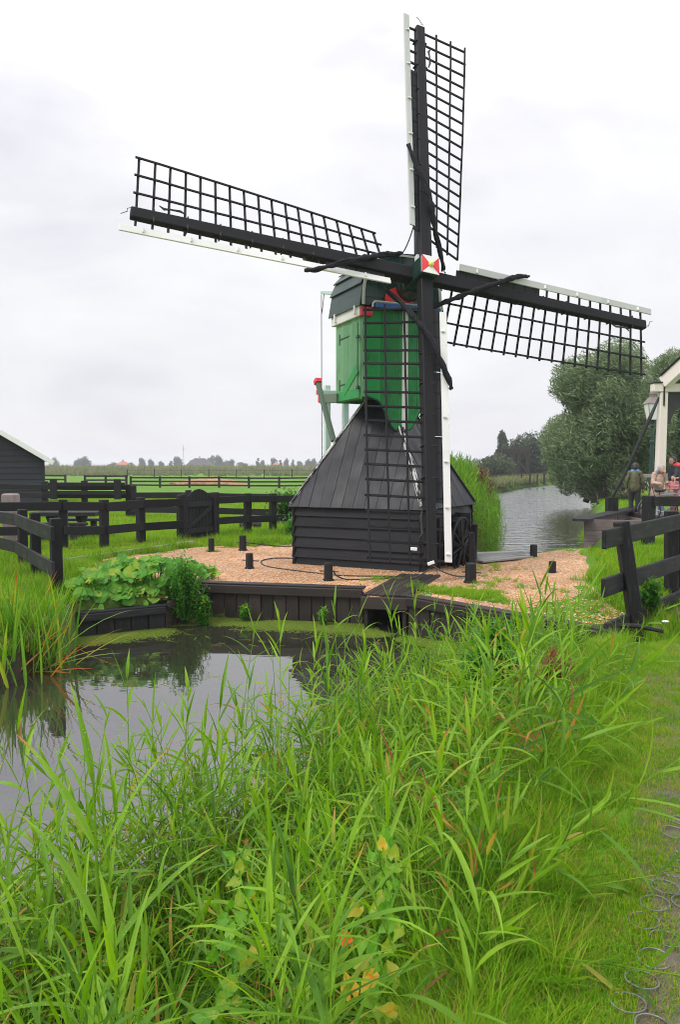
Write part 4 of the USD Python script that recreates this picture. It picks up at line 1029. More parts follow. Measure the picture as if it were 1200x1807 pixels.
# street lamp
lx, ly = 11.05, 28.2
t = Thing('street_lamp', 'dark green street lamp with a four-sided frosted lantern', 'street lamp', (lx, ly, 0))
pole = t.part('pole', MB().lathe([(.13, -.1), (.13, .5), (.09, .55), (.075, .7), (.06, 2.4), (.085, 2.45), (.085, 2.52), (.05, 2.56), (.042, 3.2)], (lx, ly, 0), 12), 'lamp_green', smooth=False)
t.part('ladder_bar', MB().tube([(lx - .22, ly, 2.66), (lx + .22, ly, 2.66)], .018, 6), 'lamp_green', pole)
t.part('cradle', MB().lathe([(.04, 3.0), (.10, 3.06), (.05, 3.12), (.12, 3.22), (.16, 3.25), (0, 3.26)], (lx, ly, 0), 10), 'lamp_green', pole)
def frus(z0, z1, r0, r1, rot=PI / 4):
    v = [(lx + r * math.cos(rot + k * PI / 2), ly + r * math.sin(rot + k * PI / 2), z) for z, r in ((z0, r0), (z1, r1)) for k in range(4)]
    return MB().add(v, [(k, (k + 1) % 4, (k + 1) % 4 + 4, k + 4) for k in range(4)] + [(3, 2, 1, 0), (4, 5, 6, 7)])
lan = t.part('lantern', frus(3.27, 3.82, .20, .33), 'lamp_glass')
for k in range(4):
    a = PI / 4 + k * PI / 2
    t.part('lantern_bar', MB().beam((lx + .205 * math.cos(a), ly + .205 * math.sin(a), 3.26), (lx + .338 * math.cos(a), ly + .338 * math.sin(a), 3.83), .022, .022, up=(0, 1, 0)), 'lamp_metal', lan)
hood = t.part('hood', frus(3.83, 4.06, .37, .17), 'lamp_metal')
t.part('chimney', MB().lathe([(.12, 4.05), (.12, 4.17), (.15, 4.18), (.10, 4.24), (.03, 4.27), (0.012, 4.33), (0, 4.34)], (lx, ly, 0), 10), 'lamp_metal', hood)

# ------------------------------------------------------------------ leaves and grasses
def blade(mb, base, az, el, length, width, droop, tint, n=6, fold=.25, peak=.3, twist=0.0, rnd=rng):
    """a pointed leaf: rises at el, bends over by droop, creased along its middle"""
    ts = np.linspace(0, 1, n + 1); p = np.array(base, float); e = el; v = []
    h = np.array([math.cos(az), math.sin(az), 0]); side0 = np.array([-math.sin(az), math.cos(az), 0])
    for i, t in enumerate(ts):
        d = h * math.cos(e) + np.array([0, 0, 1]) * math.sin(e)
        up = -h * math.sin(e) + np.array([0, 0, 1]) * math.cos(e)
        a = twist * t
        sd = side0 * math.cos(a) + up * math.sin(a); upp = up * math.cos(a) - side0 * math.sin(a)
        w = width * (min(1, (t / peak) ** .5 * .75 + .25) if t < peak else ((1 - t) / (1 - peak)) ** .75)
        if i == n: v += [p.copy()]
        else: v += [p + sd * w / 2 + upp * fold * w / 2, p - upp * 0, p - sd * w / 2 + upp * fold * w / 2]
        p = p + d * length / n; e -= droop / n * (0.4 + 1.2 * t)
    f = []
    for i in range(n - 1):
        a = 3 * i
        f += [(a, a + 1, a + 4), (a, a + 4, a + 3), (a + 1, a + 2, a + 5), (a + 1, a + 5, a + 4)]
    a = 3 * (n - 1)
    f += [(a, a + 1, 3 * n), (a + 1, a + 2, 3 * n)]
    tt = np.r_[np.repeat(ts[:-1], 3), 1]
    tip = .34 * sstep(.62, 1.0, tt) * (1 if (abs(tint * 977) % 1) < .22 else 0)      # some leaves have browning tips
    tt = np.clip(tint + tt * .06 + tip, 0, 1)
    return mb.add(np.array(v), np.array(f), None, tt)


def reed_parts(r, h=1.2, nl=10, wide=1.0, tone=0.5):
    """stem and leaves of one common reed, at the origin"""
    az0 = r.random() * 2 * PI
    lean = np.array([r.normal(0, .07), r.normal(0, .06)])
    st = np.array([[lean[0] * t * t * h, lean[1] * t * t * h, t * h] for t in np.linspace(0, 1, 7)])
    stem = MB().tube(st, np.linspace(.0048, .002, 7), 5, t=.62)
    leaves = []
    for k in range(nl):
        t = .22 + .76 * (k + .5) / nl
        b = np.array([np.interp(t, np.linspace(0, 1, 7), st[:, j]) for j in range(3)])
        az = az0 + (k % 2) * PI + r.normal(0, .55)
        top = t > .82
        ln = r.uniform(.22, .42) * (1.0 if not top else .8) * (1.15 - .35 * abs(t - .6))
        tn = tone + r.normal(0, .07) + .12 * (t - .5)
        if t < .42 and r.random() < .32: tn = r.uniform(.84, .98)
        leaves.append(blade(MB(), b, az, r.uniform(.25, 1.1) if not top else r.uniform(1.05, 1.4), ln, r.uniform(.017, .029) * wide, r.uniform(.5, 2.0) if not top else r.uniform(.1, .7), tn, 6, .3, .28, r.normal(0, .5), r))
    return stem, leaves


def merged(parts):
    m = MB()
    for q in parts:
        v, f, uv, t = q.arrays(); m.add(v, f, uv, t)
    return m


rr = np.random.default_rng(21)
reed_sets = [reed_parts(rr, rr.uniform(.95, 1.30), int(rr.integers(9, 13)), rr.uniform(.75, 1.25), rr.uniform(.26, .62)) for _ in range(14)]


def reed_front(x):          # how far out into the pond the reeds grow, seen from the near bank
    return np.interp(x, [-2.4, -1.5, -1.2, -.8, -.32, 0., .45, 1.2, 2.0, 2.8], [2.9, 3.6, 3.95, 4.5, 5.3, 6.2, 7.2, 8.3, 9.0, 9.2])


pts = []
while len(pts) < 3800:
    x, y = rr.uniform(-2.6, 2.9), 1.0 + 8.6 * rr.random()
    if y > reed_front(x) + rr.normal(0, .16) or x > bank_x(np.clip(y, 1.6, 8.2)) + .02 - .25 * rr.random(): continue
    if y > 7 and (not POND.contains(shapely.Point(x, y)) or POND.exterior.distance(shapely.Point(x, y)) < .12): continue
    if math.hypot(x, y) < 1.55: continue
    if any(abs(x - bx_) < .13 and y < 2.55 for bx_ in (-.31, .12)): continue
    if rr.random() > np.interp(y, [1.5, 3, 6, 9], [1, .9, .75, .8]): continue
    pts.append((x, y))
pts = np.array(pts)
gz_ = np.maximum(ground_z(pts[:, 0], pts[:, 1]), WATER - .12)
order = np.argsort(np.hypot(pts[:, 0], pts[:, 1])); near = order[:190]; rest = order[190:]
dead_sets = [reed_parts(rr, rr.uniform(.8, 1.1), 6, .7, .93) for _ in range(2)]
protos = [(merged([s] + l), 'reed_leaf', 'reed_plant') for s, l in reed_sets + dead_sets]
hs = rr.uniform(.78, 1.10, len(pts)) * np.interp(pts[:, 1], [1.8, 3, 4.5, 6, 8.5], [.66, .76, .80, .72, .60])
scatter('reed_bed', protos, np.c_[pts[rest], gz_[rest]], rr.random(len(rest)) * 2 * PI, hs[rest], np.where(rr.random(len(rest)) < .035, rr.integers(14, 16, len(rest)), rr.integers(0, 14, len(rest))), [((math.cos(a), math.sin(a), 0), rr.normal(0, 11)) for a in rr.random(len(rest)) * PI], label='dense bed of green reeds filling the near bank of the pond', cat='reeds')
firsts = []
edge = np.array([(-2.05, 3.6), (-1.75, 3.35), (-1.55, 3.95), (-1.22, 4.5), (-.95, 4.1), (-1.0, 5.1), (-.62, 5.0), (-.45, 5.6), (-.25, 6.3), (.02, 6.0), (-.02, 7.0), (.25, 7.2), (.42, 6.9), (-.75, 5.9), (-1.5, 4.7), (.55, 7.8), (.8, 8.0), (1.1, 8.3), (-.5, 6.6), (-.33, 4.9), (-.1, 5.2), (.15, 5.6), (-1.35, 3.4), (-.8, 3.9), (.95, 8.6), (1.45, 8.5)])
allr = [(x, y, z, s, 'near') for (x, y), z, s in zip(pts[near], gz_[near], hs[near])] + [(x, y, WATER - .1, rr.uniform(.80, 1.05) * float(np.interp(y, [3, 6, 9], [.88, .95, .85])), 'edge') for x, y in edge]
for i, (x, y, z, s, kind) in enumerate(allr):
    k = i % len(reed_sets)
    lab, grp = ((('green reed stalk in the lower left corner, between pond edge and camera', 'reeds in the lower left corner') if x < -.55 else (('green reed stalk crowding against the lawn edge at the right of the bed', 'reeds beside the lawn edge') if x > .20 else ('green reed stalk in the middle of the near bank around the bindweed', 'reeds in the middle of the near bank'))) if kind == 'near' else ('single reed stalk rising clear of the bed in front of open pond water', 'reeds standing out over the pond'))
    if i < len(reed_sets):
        t = Thing('reed', lab, 'reed', (0, 0, 0), group=grp)
        st, lv = reed_sets[k]
        t.part('stem', st, 'reed_leaf')
        for q in lv: t.part('leaf', q, 'reed_leaf')
        set_place(t.x, (x, y, z), rr.random() * 360, (s, s, s))
        firsts.append(t)
    else:
        copy_of(firsts[k], 'reed', lab, 'reed', (x, y, z), rr.random() * 2 * PI, s, grp)

# one tall broad-leaved reed close by on the left, hung with rain drops
t = Thing('broad_reed', 'tall broad-leaved reed wet with rain drops at the lower left', 'reed', (-.66, 2.15, -.55))
stp = np.array([(-.66, 2.15, -.6), (-.67, 2.15, .1), (-.68, 2.16, .5), (-.69, 2.17, .80)])
t.part('stem', MB().tube(stp, [.006, .005, .004, .003], 6, t=.6), 'reed_leaf')
drops = MB()
for z, az, el, ln, w, dr in ((.58, 2.75, .95, .42, .035, .5), (.34, 2.7, 1.0, .44, .036, .8), (.52, .25, 1.15, .40, .032, .4), (.24, .35, .95, .46, .036, .7), (.70, .5, 1.25, .30, .024, .3), (.76, 2.4, 1.25, .30, .024, .3), (.1, -2.5, .7, .4, .03, 1.3), (.05, -.6, .6, .42, .03, 1.3)):
    b = np.array([np.interp(z, stp[:, 2], stp[:, j]) for j in range(3)])
    m = blade(MB(), b, az, el, ln, w, dr, .52, 9, .22, .3, rr.normal(0, .25))
    t.part('leaf', m, 'reed_leaf')
    v = m.arrays()[0]
    for _ in range(12):
        i = int(rr.integers(2, 7)) * 3 + 1
        q = v[i] * (1 - .0) + (v[i + rr.choice([-1, 1])] - v[i]) * rr.random() + (v[i + 3] - v[i]) * rr.random()
        s = trimesh.creation.icosphere(0, rr.uniform(.0007, .0015)); s.apply_translation(q + (0, 0, .0015)); drops.tm(s)
look('drop', {'p': ('principled_bsdf', {'base_color': (.9, .95, .9), 'roughness': .05, 'transmission_weight': .6, 'ior': 1.33})}, [], 'p.BSDF')
t.part('rain_drops', drops, 'drop', smooth=True)


def tuft(r, n, h, spread, w, tone, droop=(.3, 1.4), seg=3, dead=.04):
    m = MB()
    for _ in range(n):
        a, q = r.random() * 2 * PI, spread * math.sqrt(r.random())
        tn = tone + r.normal(0, .09) if r.random() > dead else r.uniform(.86, 1)
        blade2(m, (q * math.cos(a), q * math.sin(a), 0), r.random() * 2 * PI, r.uniform(.9, 1.5), h * r.uniform(.5, 1.15), w * r.uniform(.7, 1.3), r.uniform(*droop), tn, seg)
    return m


def blade2(mb, base, az, el, length, width, droop, tint, n=3):
    """a thin grass blade, flat"""
    p = np.array(base, float); e = el; v = []
    h = np.array([math.cos(az), math.sin(az), 0]); sd = np.array([-math.sin(az), math.cos(az), 0])
    for i in range(n + 1):
        w = width * (1 - (i / n) ** 1.5) / 2
        if i < n: v += [p + sd * w, p - sd * w]
        else: v += [p.copy()]
        p = p + (h * math.cos(e) + np.array([0, 0, 1]) * math.sin(e)) * length / n; e -= droop / n
    f = []
    for i in range(n - 1):
        a = 2 * i; f += [(a, a + 1, a + 3), (a, a + 3, a + 2)]
    f.append((2 * n - 2, 2 * n - 1, 2 * n))
    return mb.add(np.array(v), np.array(f), None, np.clip(tint, 0, 1))


# tall grass along the verge between the reeds and the lawn
rg = np.random.default_rng(31)
tall = [(tuft(rg, 60, rg.uniform(.18, .30), .06, .0042, rg.uniform(.48, .70), (.5, 1.9), 4, .08), 'grass_blade', 'grass_tuft') for _ in range(7)]
P = []
for _ in range(2600):
    y = 1.7 + 7.0 * rg.random() ** .9; o = rg.normal(-.06, .15)
    if o > .2 or o < -.6: continue
    if y > 7.6 and abs((bank_x(8.2) + o - 2.75) * .8 - (y - 8.2) * .6) < .35: continue
    P.append((bank_x(min(y, 8.2)) + o, y))
P = np.array(P)[:1500]
scatter('tall_grass', tall, np.c_[P, ground_z(P[:, 0], P[:, 1]) - .02], None, rg.uniform(.55, 1.05, len(P)), label='long bright green grass along the edge between reeds and lawn', cat='grass')
# sedges and fine grass between the reed stems
sel = rg.permutation(len(pts))[:1000]
sel = sel[(pts[sel, 1] < reed_front(pts[sel, 0]) - .35)]
sel = sel[~((pts[sel, 1] < 2.5) & (pts[sel, 0] > -.5) & (pts[sel, 0] < .3))]
Pu = pts[sel] + rg.normal(0, .05, (len(sel), 2))
scatter('undergrowth', [(tuft(rg, 34, rg.uniform(.40, .60), .08, .0075, rg.uniform(.20, .50), (.5, 1.9), 4, .06), 'grass_blade', 'sedge_tuft') for _ in range(5)], np.c_[Pu, np.maximum(ground_z(Pu[:, 0], Pu[:, 1]), WATER - .05)], None, rg.uniform(.7, 1.15, len(Pu)), label='sedges and fine grass filling the gaps between reed stems', cat='grass')
# short lawn on the verge and the path, thinning to bare soil
lawn = [(tuft(rg, 90, rg.uniform(.026, .046), .075, .0030, tn_, (.6, 2.2), 2, .12), 'grass_blade', 'lawn_tuft') for tn_ in (.40, .50, .56, .62, .70, .80)]
P = []
for _ in range(14500):
    y = 1.6 + 10.5 * rg.random() ** 1.25; x = bank_x(min(y, 8.2)) + rg.uniform(-.15, 3.6)
    if x > 1.2 + .5 * y or x < .1: continue
    if y < 4.4 and rg.random() < .93 * sstep(0, .22, x - (.86 + .50 * (y - 2.3)) + .10 * math.sin(x * 23 + y * 17)): continue
    if abs((x - 2.75) * .8 - (y - 8.2) * .6) < .32 and 7.9 < y < 11.5: continue
    bare = sstep(.55, 1.35, x - bank_x(min(y, 8.2)) - .0)
    nz = float(meshkit.fbm(np.array([x * 1.9, y * 1.3, 2.0]), 3, 6))
    if rg.random() < bare * sstep(.38, .52, nz + .08 * bare) * .97: continue
    if y > 8.2 and yard.distance(shapely.Point(x, y)) < .05: continue
    P.append((x, y))
P = np.array(P)
scatter('lawn_grass', lawn, np.c_[P, ground_z(P[:, 0], P[:, 1])], None, rg.uniform(.6, 1.25, len(P)) * (1 - .35 * sstep(.5, 1.3, P[:, 0] - bank_x(np.clip(P[:, 1], 1.6, 8.2)))), label='short trodden lawn grass on the verge and path at the right', cat='grass')
# meadow grass behind the fences
mead = [(tuft(rg, 60, rg.uniform(.09, .15), .22, .010, rg.uniform(.5, .7), (.3, 1.3), 2, .03), 'grass_blade', 'meadow_tuft') for _ in range(5)]
P = []
for _ in range(9000):
    y = 13.5 + 34 * rg.random() ** 1.6; x = rg.uniform(-.47, -.02) * y * 1.02
    if yard.distance(shapely.Point(x, y)) < .15 or sbox(-1.0, 12.9, 2.7, 16.7).contains(shapely.Point(x, y)): continue
    P.append((x, y))
for _ in range(2600):
    y = 10.5 + 50 * rg.random() ** 1.3; x = rg.uniform(.22, .47) * y
    pt = shapely.Point(x, y)
    if CANAL.distance(pt) < .5 or yard.distance(pt) < .2 or DITCH.distance(pt) < .4: continue
    P.append((x, y))
P = np.array(P)
scatter('meadow_grass', mead, np.c_[P, ground_z(P[:, 0], P[:, 1])], None, rg.uniform(.7, 1.3, len(P)), label='short green meadow grass behind the fences', cat='grass')
# rank weeds along fence feet, kerb, canal edges
weed = [(tuft(rg, 45, rg.uniform(.28, .42), .14, .011, rg.uniform(.4, .62), (.3, 1.5), 3, .10), 'grass_blade', 'weed_tuft') for _ in range(5)]
P = []
def along(a, b, n, wd=.12):
    for _ in range(n):
        t_ = rg.random(); P.append((a[0] + (b[0] - a[0]) * t_ + rg.normal(0, wd), a[1] + (b[1] - a[1]) * t_ + rg.normal(0, wd)))
along((-8, 16.2), (-3.7, 18.2), 60); along((-3.0, 19.3), (-.4, 20.6), 120, .3); along((-5.0, 14.0), (-3.3, 17.4), 40, .2); along((-6.4, 14.6), (-3.8, 10.7), 110, .25); along((-4.6, 13.2), (-3.6, 10.6), 120, .35)
along((-5.6, 13), (-4.2, 10.2), 120, .4); along((-4.9, 10.4), (-3.6, 8.6), 170, .3); along((-4.7, 9.0), (-4.3, 7.0), 60, .3); along((-2.6, 17.3), (-.9, 18.2), 50, .25)
along((6.9, 21.6), (8.6, 28), 60, .25); along((7.2, 22.4), (7.9, 25.5), 90, .3); along((12.5, 37), (17, 48.5), 60, .4); along((4.6, 11.2), (5.8, 14.5), 80, .4); along((3.3, 9.5), (4.6, 12.4), 40, .2); along((5.4, 15.8), (6.3, 17.5), 60, .25); along((3.35, 8.3), (4.0, 10), 50, .2)
P = np.array(P)
scatter('rank_grass', weed, np.c_[P, ground_z(P[:, 0], P[:, 1])], None, rg.uniform(.5, 1.1, len(P)) , label='rough long grass along fence feet and canal banks', cat='grass')
# small grass tufts growing through the gravel
P = [(2.2, 11.6), (2.0, 11.3), (2.4, 11.9), (1.6, 11.2), (1.4, 11.0), (1.25, 11.35), (1.75, 10.8), (1.1, 11.6), (2.75, 13.9), (2.9, 14.6), (3.3, 14.9), (3.6, 14.7), (2.55, 13.3), (3.0, 13.5), (2.3, 10.9), (3.1, 11.2), (2.6, 11.5), (2.2, 12.6), (3.7, 14.9), (4.5, 15.5), (.72, 12.45), (.85, 12.3), (.5, 12.1), (.62, 12.3), (-2.6, 16.2), (-.6, 17.2), (-1.4, 17.5), (2.4, 13.7), (2.6, 12.3)]
P = np.array([(x + rg.normal(0, .10), y + rg.normal(0, .12)) for x, y in P for _ in range(5)])
scatter('gravel_grass', [(tuft(rg, 40, .10, .07, .006, .58, (.4, 1.6), 3), 'grass_blade', 'small_tuft') for _ in range(3)], np.c_[P, np.full(len(P), YARD)], None, rg.uniform(.4, 1.1, len(P)), label='small grass tufts growing through the orange gravel', cat='grass')
P = np.array([(rg.uniform(.95, 2.2), 10.45 - 1.02 * (k % 1) + rg.uniform(.1, 1.3)) for k in np.linspace(0, .99, 420)])
P = P[(P[:, 1] > 11.35 - (P[:, 0] - .93) * 1.14) & (P[:, 1] < 11.95 - (P[:, 0] - .93) * .8)]
scatter('wall_grass', [(tuft(rg, 50, .11, .07, .006, .56, (.4, 1.5), 3), 'grass_blade', 'edge_tuft') for _ in range(3)], np.c_[P, np.full(len(P), YARD)], None, rg.uniform(.4, 1.0, len(P)), label='soft green grass on the gravel edge behind the right plank wall', cat='grass')
# loose chips lying on the gravel
P = []
while len(P) < 9000:
    x, y = rg.uniform(-4, 4.6), 9 + 8 * rg.random() ** 1.5
    if yard.contains(shapely.Point(x, y)): P.append((x, y))
P = np.array(P); ch = []
for mat in ('pebble', 'woodchip', 'woodchip'):
    s = trimesh.creation.icosphere(0, .011); s.vertices *= rg.uniform(.5, 1.3, (12, 3)) * (1.4, 1, .5); ch.append((MB().tm(s), mat, 'chip'))
scatter('gravel_chips', ch, np.c_[P, np.maximum(ground_z(P[:, 0], P[:, 1]), -.16) + .008], None, rg.uniform(.6, 1.5, len(P)), label='loose orange gravel chips on the mill yard', cat='gravel')
P = np.array([(x, y) for x, y in zip(rg.uniform(.9, 2.1, 260), rg.uniform(1.8, 4.2, 260)) if x > .62 + .33 * y])
scatter('path_chips', ch, np.c_[P, ground_z(P[:, 0], P[:, 1]) + .012], None, rg.uniform(.4, 1.3, len(P)) * .8, label='wood chips and small stones scattered on the trodden path', cat='chips')
# plastic ring grid showing through the path
k = 0
for i in range(-1, 11):
    for j in range(15):
        x, y = .75 + i * .118 + (j % 2) * .059, 2.02 + j * .108
        x += .22 * (y - 2.0)
        if x < .84 + .50 * (y - 2.3) or x > .47 * y + .1 or meshkit.fbm(np.array([x * 3, y * 3, 1.]), 2, 2) > .60 or rg.random() < .35: continue
        z0 = float(ground_z(x, y)) + .012
        a0 = rg.random() * 6; sp = rg.uniform(4.9, 6.28)
        Pp = [(x + .052 * math.cos(a), y + .052 * math.sin(a), z0 + .004 + .004 * math.sin(a + a0)) for a in np.linspace(a0, a0 + sp, 18)]
        single('paving_ring', MB().tube(Pp, .0028, 5), 'ring_plastic', 'grey plastic ground grid ring half buried in the trodden path', 'ring', group='plastic grid rings in the path', smooth=True); k += 1
for x, y, sz in ((1.12, 2.2, .016), (1.48, 2.42, .02), (1.35, 2.16, .012)):
    s = trimesh.creation.icosphere(1, sz); s.vertices *= rg.uniform(.7, 1.2, (42, 3)); s.apply_translation((x, y, float(ground_z(x, y)) + .01))
    single('pebble', MB().tm(s), 'pebble', 'pale pebble lying between grid rings at the lower right', 'pebble', group='pale pebbles on the path')

# ------------------------------------------------------------------ water plants
dw = []
for _ in range(4):
    m = MB()
    for _ in range(60):
        a, q, r_ = rg.random() * 2 * PI, .16 * math.sqrt(rg.random()), rg.uniform(.006, .016)
        c = np.array([q * math.cos(a), q * math.sin(a), rg.uniform(.002, .006)]); b0 = rg.random() * 6
        m.add([c + (r_ * math.cos(b0 + k * PI / 3), r_ * .8 * math.sin(b0 + k * PI / 3), 0) for k in range(6)], [(0, 1, 2), (0, 2, 3), (0, 3, 4), (0, 4, 5)], None, rg.uniform(.2, .9))
    dw.append((m, 'duckweed', 'duckweed_patch'))
P = []
for _ in range(5200):
    u = rg.random(); a, b = (np.array([-3.35, 10.15]), np.array([-2.0, 11.5])) if u < .28 else ((np.array([-2.1, 11.5]), np.array([.3, 10.95])) if u < .62 else (np.array([.3, 10.6]), np.array([2.2, 9.0])))
    q = a + (b - a) * rg.random(); dd = abs(rg.normal(0, .36 if u > .62 else .26))
    q = q + (.3 * dd, -dd)
    if meshkit.fbm(np.array([q[0] * 1.6, q[1] * 2.4, 3.]), 3, 9) < .50 + .22 * (dd - .3): continue
    if POND.buffer(-.02).contains(shapely.Point(*q)): P.append(q)
P = np.array(P)
scatter('floating_duckweed', dw, np.c_[P, np.full(len(P), WATER)], None, rg.uniform(.6, 1.2, len(P)), label='yellow green duckweed floating along the foot of the plank walls', cat='duckweed')

# iris clump at the left edge
t = Thing('iris_clump', 'tall sword-leaved iris clump with orange and yellow blades', 'iris', (-3.4, 8.8, -.6))
ri = np.random.default_rng(5)
for i in range(230):
    cx, cy = ri.normal(-3.8, .45), ri.normal(8.6, .42)
    if cx > -3.0: cx = -3.0 - ri.random() * .3
    out = ri.normal(0, .26); az = 0 if out > 0 else PI
    ln = ri.uniform(.75, 1.25); tn = ri.uniform(.36, .68); el = PI / 2 - abs(out)
    if i % 8 == 0: tn, ln, el, az = ri.uniform(.78, .95), ri.uniform(.6, .9), ri.uniform(.6, 1.1), ri.normal(0, .4)
    t.part('leaf', blade(MB(), (cx, cy, WATER - .05), az + ri.normal(0, .5), el, ln, ri.uniform(.034, .052), ri.uniform(.0, .55), tn, 6, .3, .2, ri.normal(0, .4), ri), 'iris_leaf')
for az, el, ln, tn, dr in ((.1, .30, .95, .62, .35), (.0, .55, .9, .93, .3), (-.3, .12, .55, .92, .2), (.25, .8, 1.25, .5, .8), (-.1, .2, .6, .95, .3), (.2, .45, .8, .80, .5)):
    t.part('leaf', blade(MB(), (-3.25 + ri.normal(0, .06), 8.35 + ri.normal(0, .1), WATER), az, el, ln, .040, dr, tn, 7, .25, .2, .2, ri), 'iris_leaf')

# butterbur patch: round leaves on stalks
def round_leaf(mb, c, r_, nrm, tint, heart=False, az=0.0):
    nrm = unit(nrm); ex = unit(np.cross((math.sin(az), math.cos(az), .1), nrm)); ey = np.cross(nrm, ex)
    v = [np.asarray(c, float)]
    n = 13
    for k in range(n):
        a = -PI * .90 + 2 * PI * .90 * k / (n - 1)
        q = r_ * (1 + .07 * math.sin(5 * a + tint * 40)) * (1.0 if not heart else (1.25 - .55 * abs(a) / PI) * (1 + .5 * math.exp(-(a / .22) ** 2)))
        v.append(c + ex * q * math.cos(a) + ey * q * math.sin(a) * (1 if not heart else .85) + nrm * (.16 * r_ * math.sin(a * 3 + tint * 9) + .12 * r_))
    mb.add(v, [(0, k, k + 1) for k in range(1, n)], None, np.clip(tint + np.r_[0.08, np.zeros(n)], 0, 1))
    return mb


t = Thing('butterbur', 'low patch of large round bright green leaves behind the pond wall', 'plant', (-3.2, 12.0, -.2))
rb = np.random.default_rng(8)
for i in range(290):
    u, w_ = rb.random(), rb.random()
    x, y = -3.72 + 1.75 * u + rb.normal(0, .05), 10.30 + .62 * u + 2.0 * w_ - .5 * u * w_
    hz = .10 + .24 * math.sin(PI * min(1, max(0, u))) * math.sin(PI * (.15 + .8 * w_)) + rb.normal(0, .04)
    zg = float(ground_z(x, y)); zc = zg + .03 + hz
    tn = .97 if rb.random() < .02 else (rb.uniform(.62, .78) if rb.random() < .25 else rb.uniform(.42, .66))
    m = round_leaf(MB(), np.array([x, y, zc]), rb.uniform(.05, .115), (rb.normal(0, .4), -.45 + rb.normal(0, .35), 1), tn, az=rb.random() * 6)
    m.tube([(x, y, zc), (x + rb.normal(0, .03), y + .05, zc - hz * .6), (x, y + .08, zg - .05)], .004, 4, t=.5)
    t.part('leaf', m, 'broad_leaf')

for i in range(90):
    u = rb.random(); x = -3.45 + 1.15 * u + rb.normal(0, .03); y = 10.2 + .643 * (x + 3.4) + rb.uniform(.04, .42)
    zg = float(ground_z(x, y)); zc = max(zg, -.33) + rb.uniform(.03, .12)
    t.part('leaf', round_leaf(MB(), np.array([x, y, zc]), rb.uniform(.05, .10), (rb.normal(0, .4), -.9 + rb.normal(0, .3), .8), rb.uniform(.40, .70), az=rb.random() * 6).tube([(x, y, zc), (x, y + .05, zg - .05)], .004, 4, t=.5), 'broad_leaf')
fl = []
for _ in range(3):
    m = MB(); blade2(m, (0, 0, .004), 0, 0.0, rg.uniform(.10, .22), .012, 0, rg.uniform(.7, .98), 4); fl.append((m, 'reed_leaf', 'floating_leaf'))
P = np.array([(x, y) for x, y in zip(rg.uniform(-3.3, .6, 260), rg.uniform(5, 11, 260)) if POND.buffer(-.1).contains(shapely.Point(x, y)) and rg.random() < .12 + .5 * (y > 9.6)])
scatter('floating_leaves', fl, np.c_[P, np.full(len(P), WATER)], label='fallen reed leaves floating on the dark pond', cat='leaves')


def herb_bush(name, label, c, rad, hgt, n, leaf, mat, tone, seed, cat='bush'):
    r = np.random.default_rng(seed); t = Thing(name, label, cat, c)
    st, cr = MB(), MB()
    for i in range(max(6, n // 60)):
        a, q = r.random() * 2 * PI, rad * .8 * r.random()
        tip = np.array([c[0] + q * math.cos(a), c[1] + q * math.sin(a), c[2] + hgt * r.uniform(.55, 1.05) * (1 - .35 * (q / rad) ** 2)])
        b = np.array([c[0] + .2 * q * math.cos(a), c[1] + .2 * q * math.sin(a), c[2]])
        st.tube([b, (b + tip) / 2 + r.normal(0, .02, 3), tip], [.006, .005, .002], 4, t=.5)
        for _ in range(60):
            s = r.random() ** .7; p = b + (tip - b) * s + r.normal(0, rad * .13, 3)
            tn = .9 + r.random() * .1 if r.random() < .012 else tone + r.normal(0, .09) + .15 * (s - .6)
            blade2(cr, p, r.random() * 2 * PI, r.uniform(-.2, 1.2), leaf * r.uniform(.6, 1.3), leaf * .38, r.uniform(0, 1.2), tn, 2)
    t.part('stems', st, mat); t.part('foliage', cr, mat)
    return t


herb_bush('bush', 'feathery bright green bush overhanging the pond wall corner', (-2.18, 11.05, -.5), .38, .92, 4200, .055, 'broad_leaf', .40, 41)
herb_bush('bush', 'small weedy plant with a yellowing leaf below the corner bush', (-1.9, 11.0, -.58), .20, .42, 900, .075, 'broad_leaf', .42, 42)
for x, lab in ((-1.38, 'small green seedling at the waterline of the plank wall, nearer the corner bush'), (-.22, 'small green seedling at the waterline of the plank wall, nearer the sluice')):
    herb_bush('wall_weed', lab, (x, 11.25 - (x + 1.38) * .22, -.56), .11, .22, 420, .06, 'broad_leaf', .48, int(50 + x * 10), 'weed')
herb_bush('dead_dock', 'withered red-brown dock plant among the grass at the bank edge', (1.55, 5.75, -.35), .34, .60, 900, .10, 'dead_leaf', .55, 61, 'plant')
herb_bush('leafy_weed', 'leafy green weed rising beside the withered dock', (1.25, 6.3, -.35), .34, .72, 1500, .10, 'broad_leaf', .36, 62, 'plant')
herb_bush('leafy_weed', 'leafy weed at the foot of the right fence post', (3.75, 9.5, -.12), .26, .40, 900, .08, 'broad_leaf', .42, 63, 'plant')
t = Thing('bank_stump', 'black wet stump in a dark hole at the bank edge', 'stump', (1.13, 4.75, -.5))
t.part('stump', MB().lathe([(.085, -.5), (.08, .14), (.06, .17), (0, .175)], (1.17, 4.75, -.22), 10), 'wet_brown')
t.part('side_log', MB().tube([(1.05, 4.95, -.3), (1.22, 4.9, -.05), (1.30, 4.88, .0)], [.05, .06, .05], 8), 'worn_black')

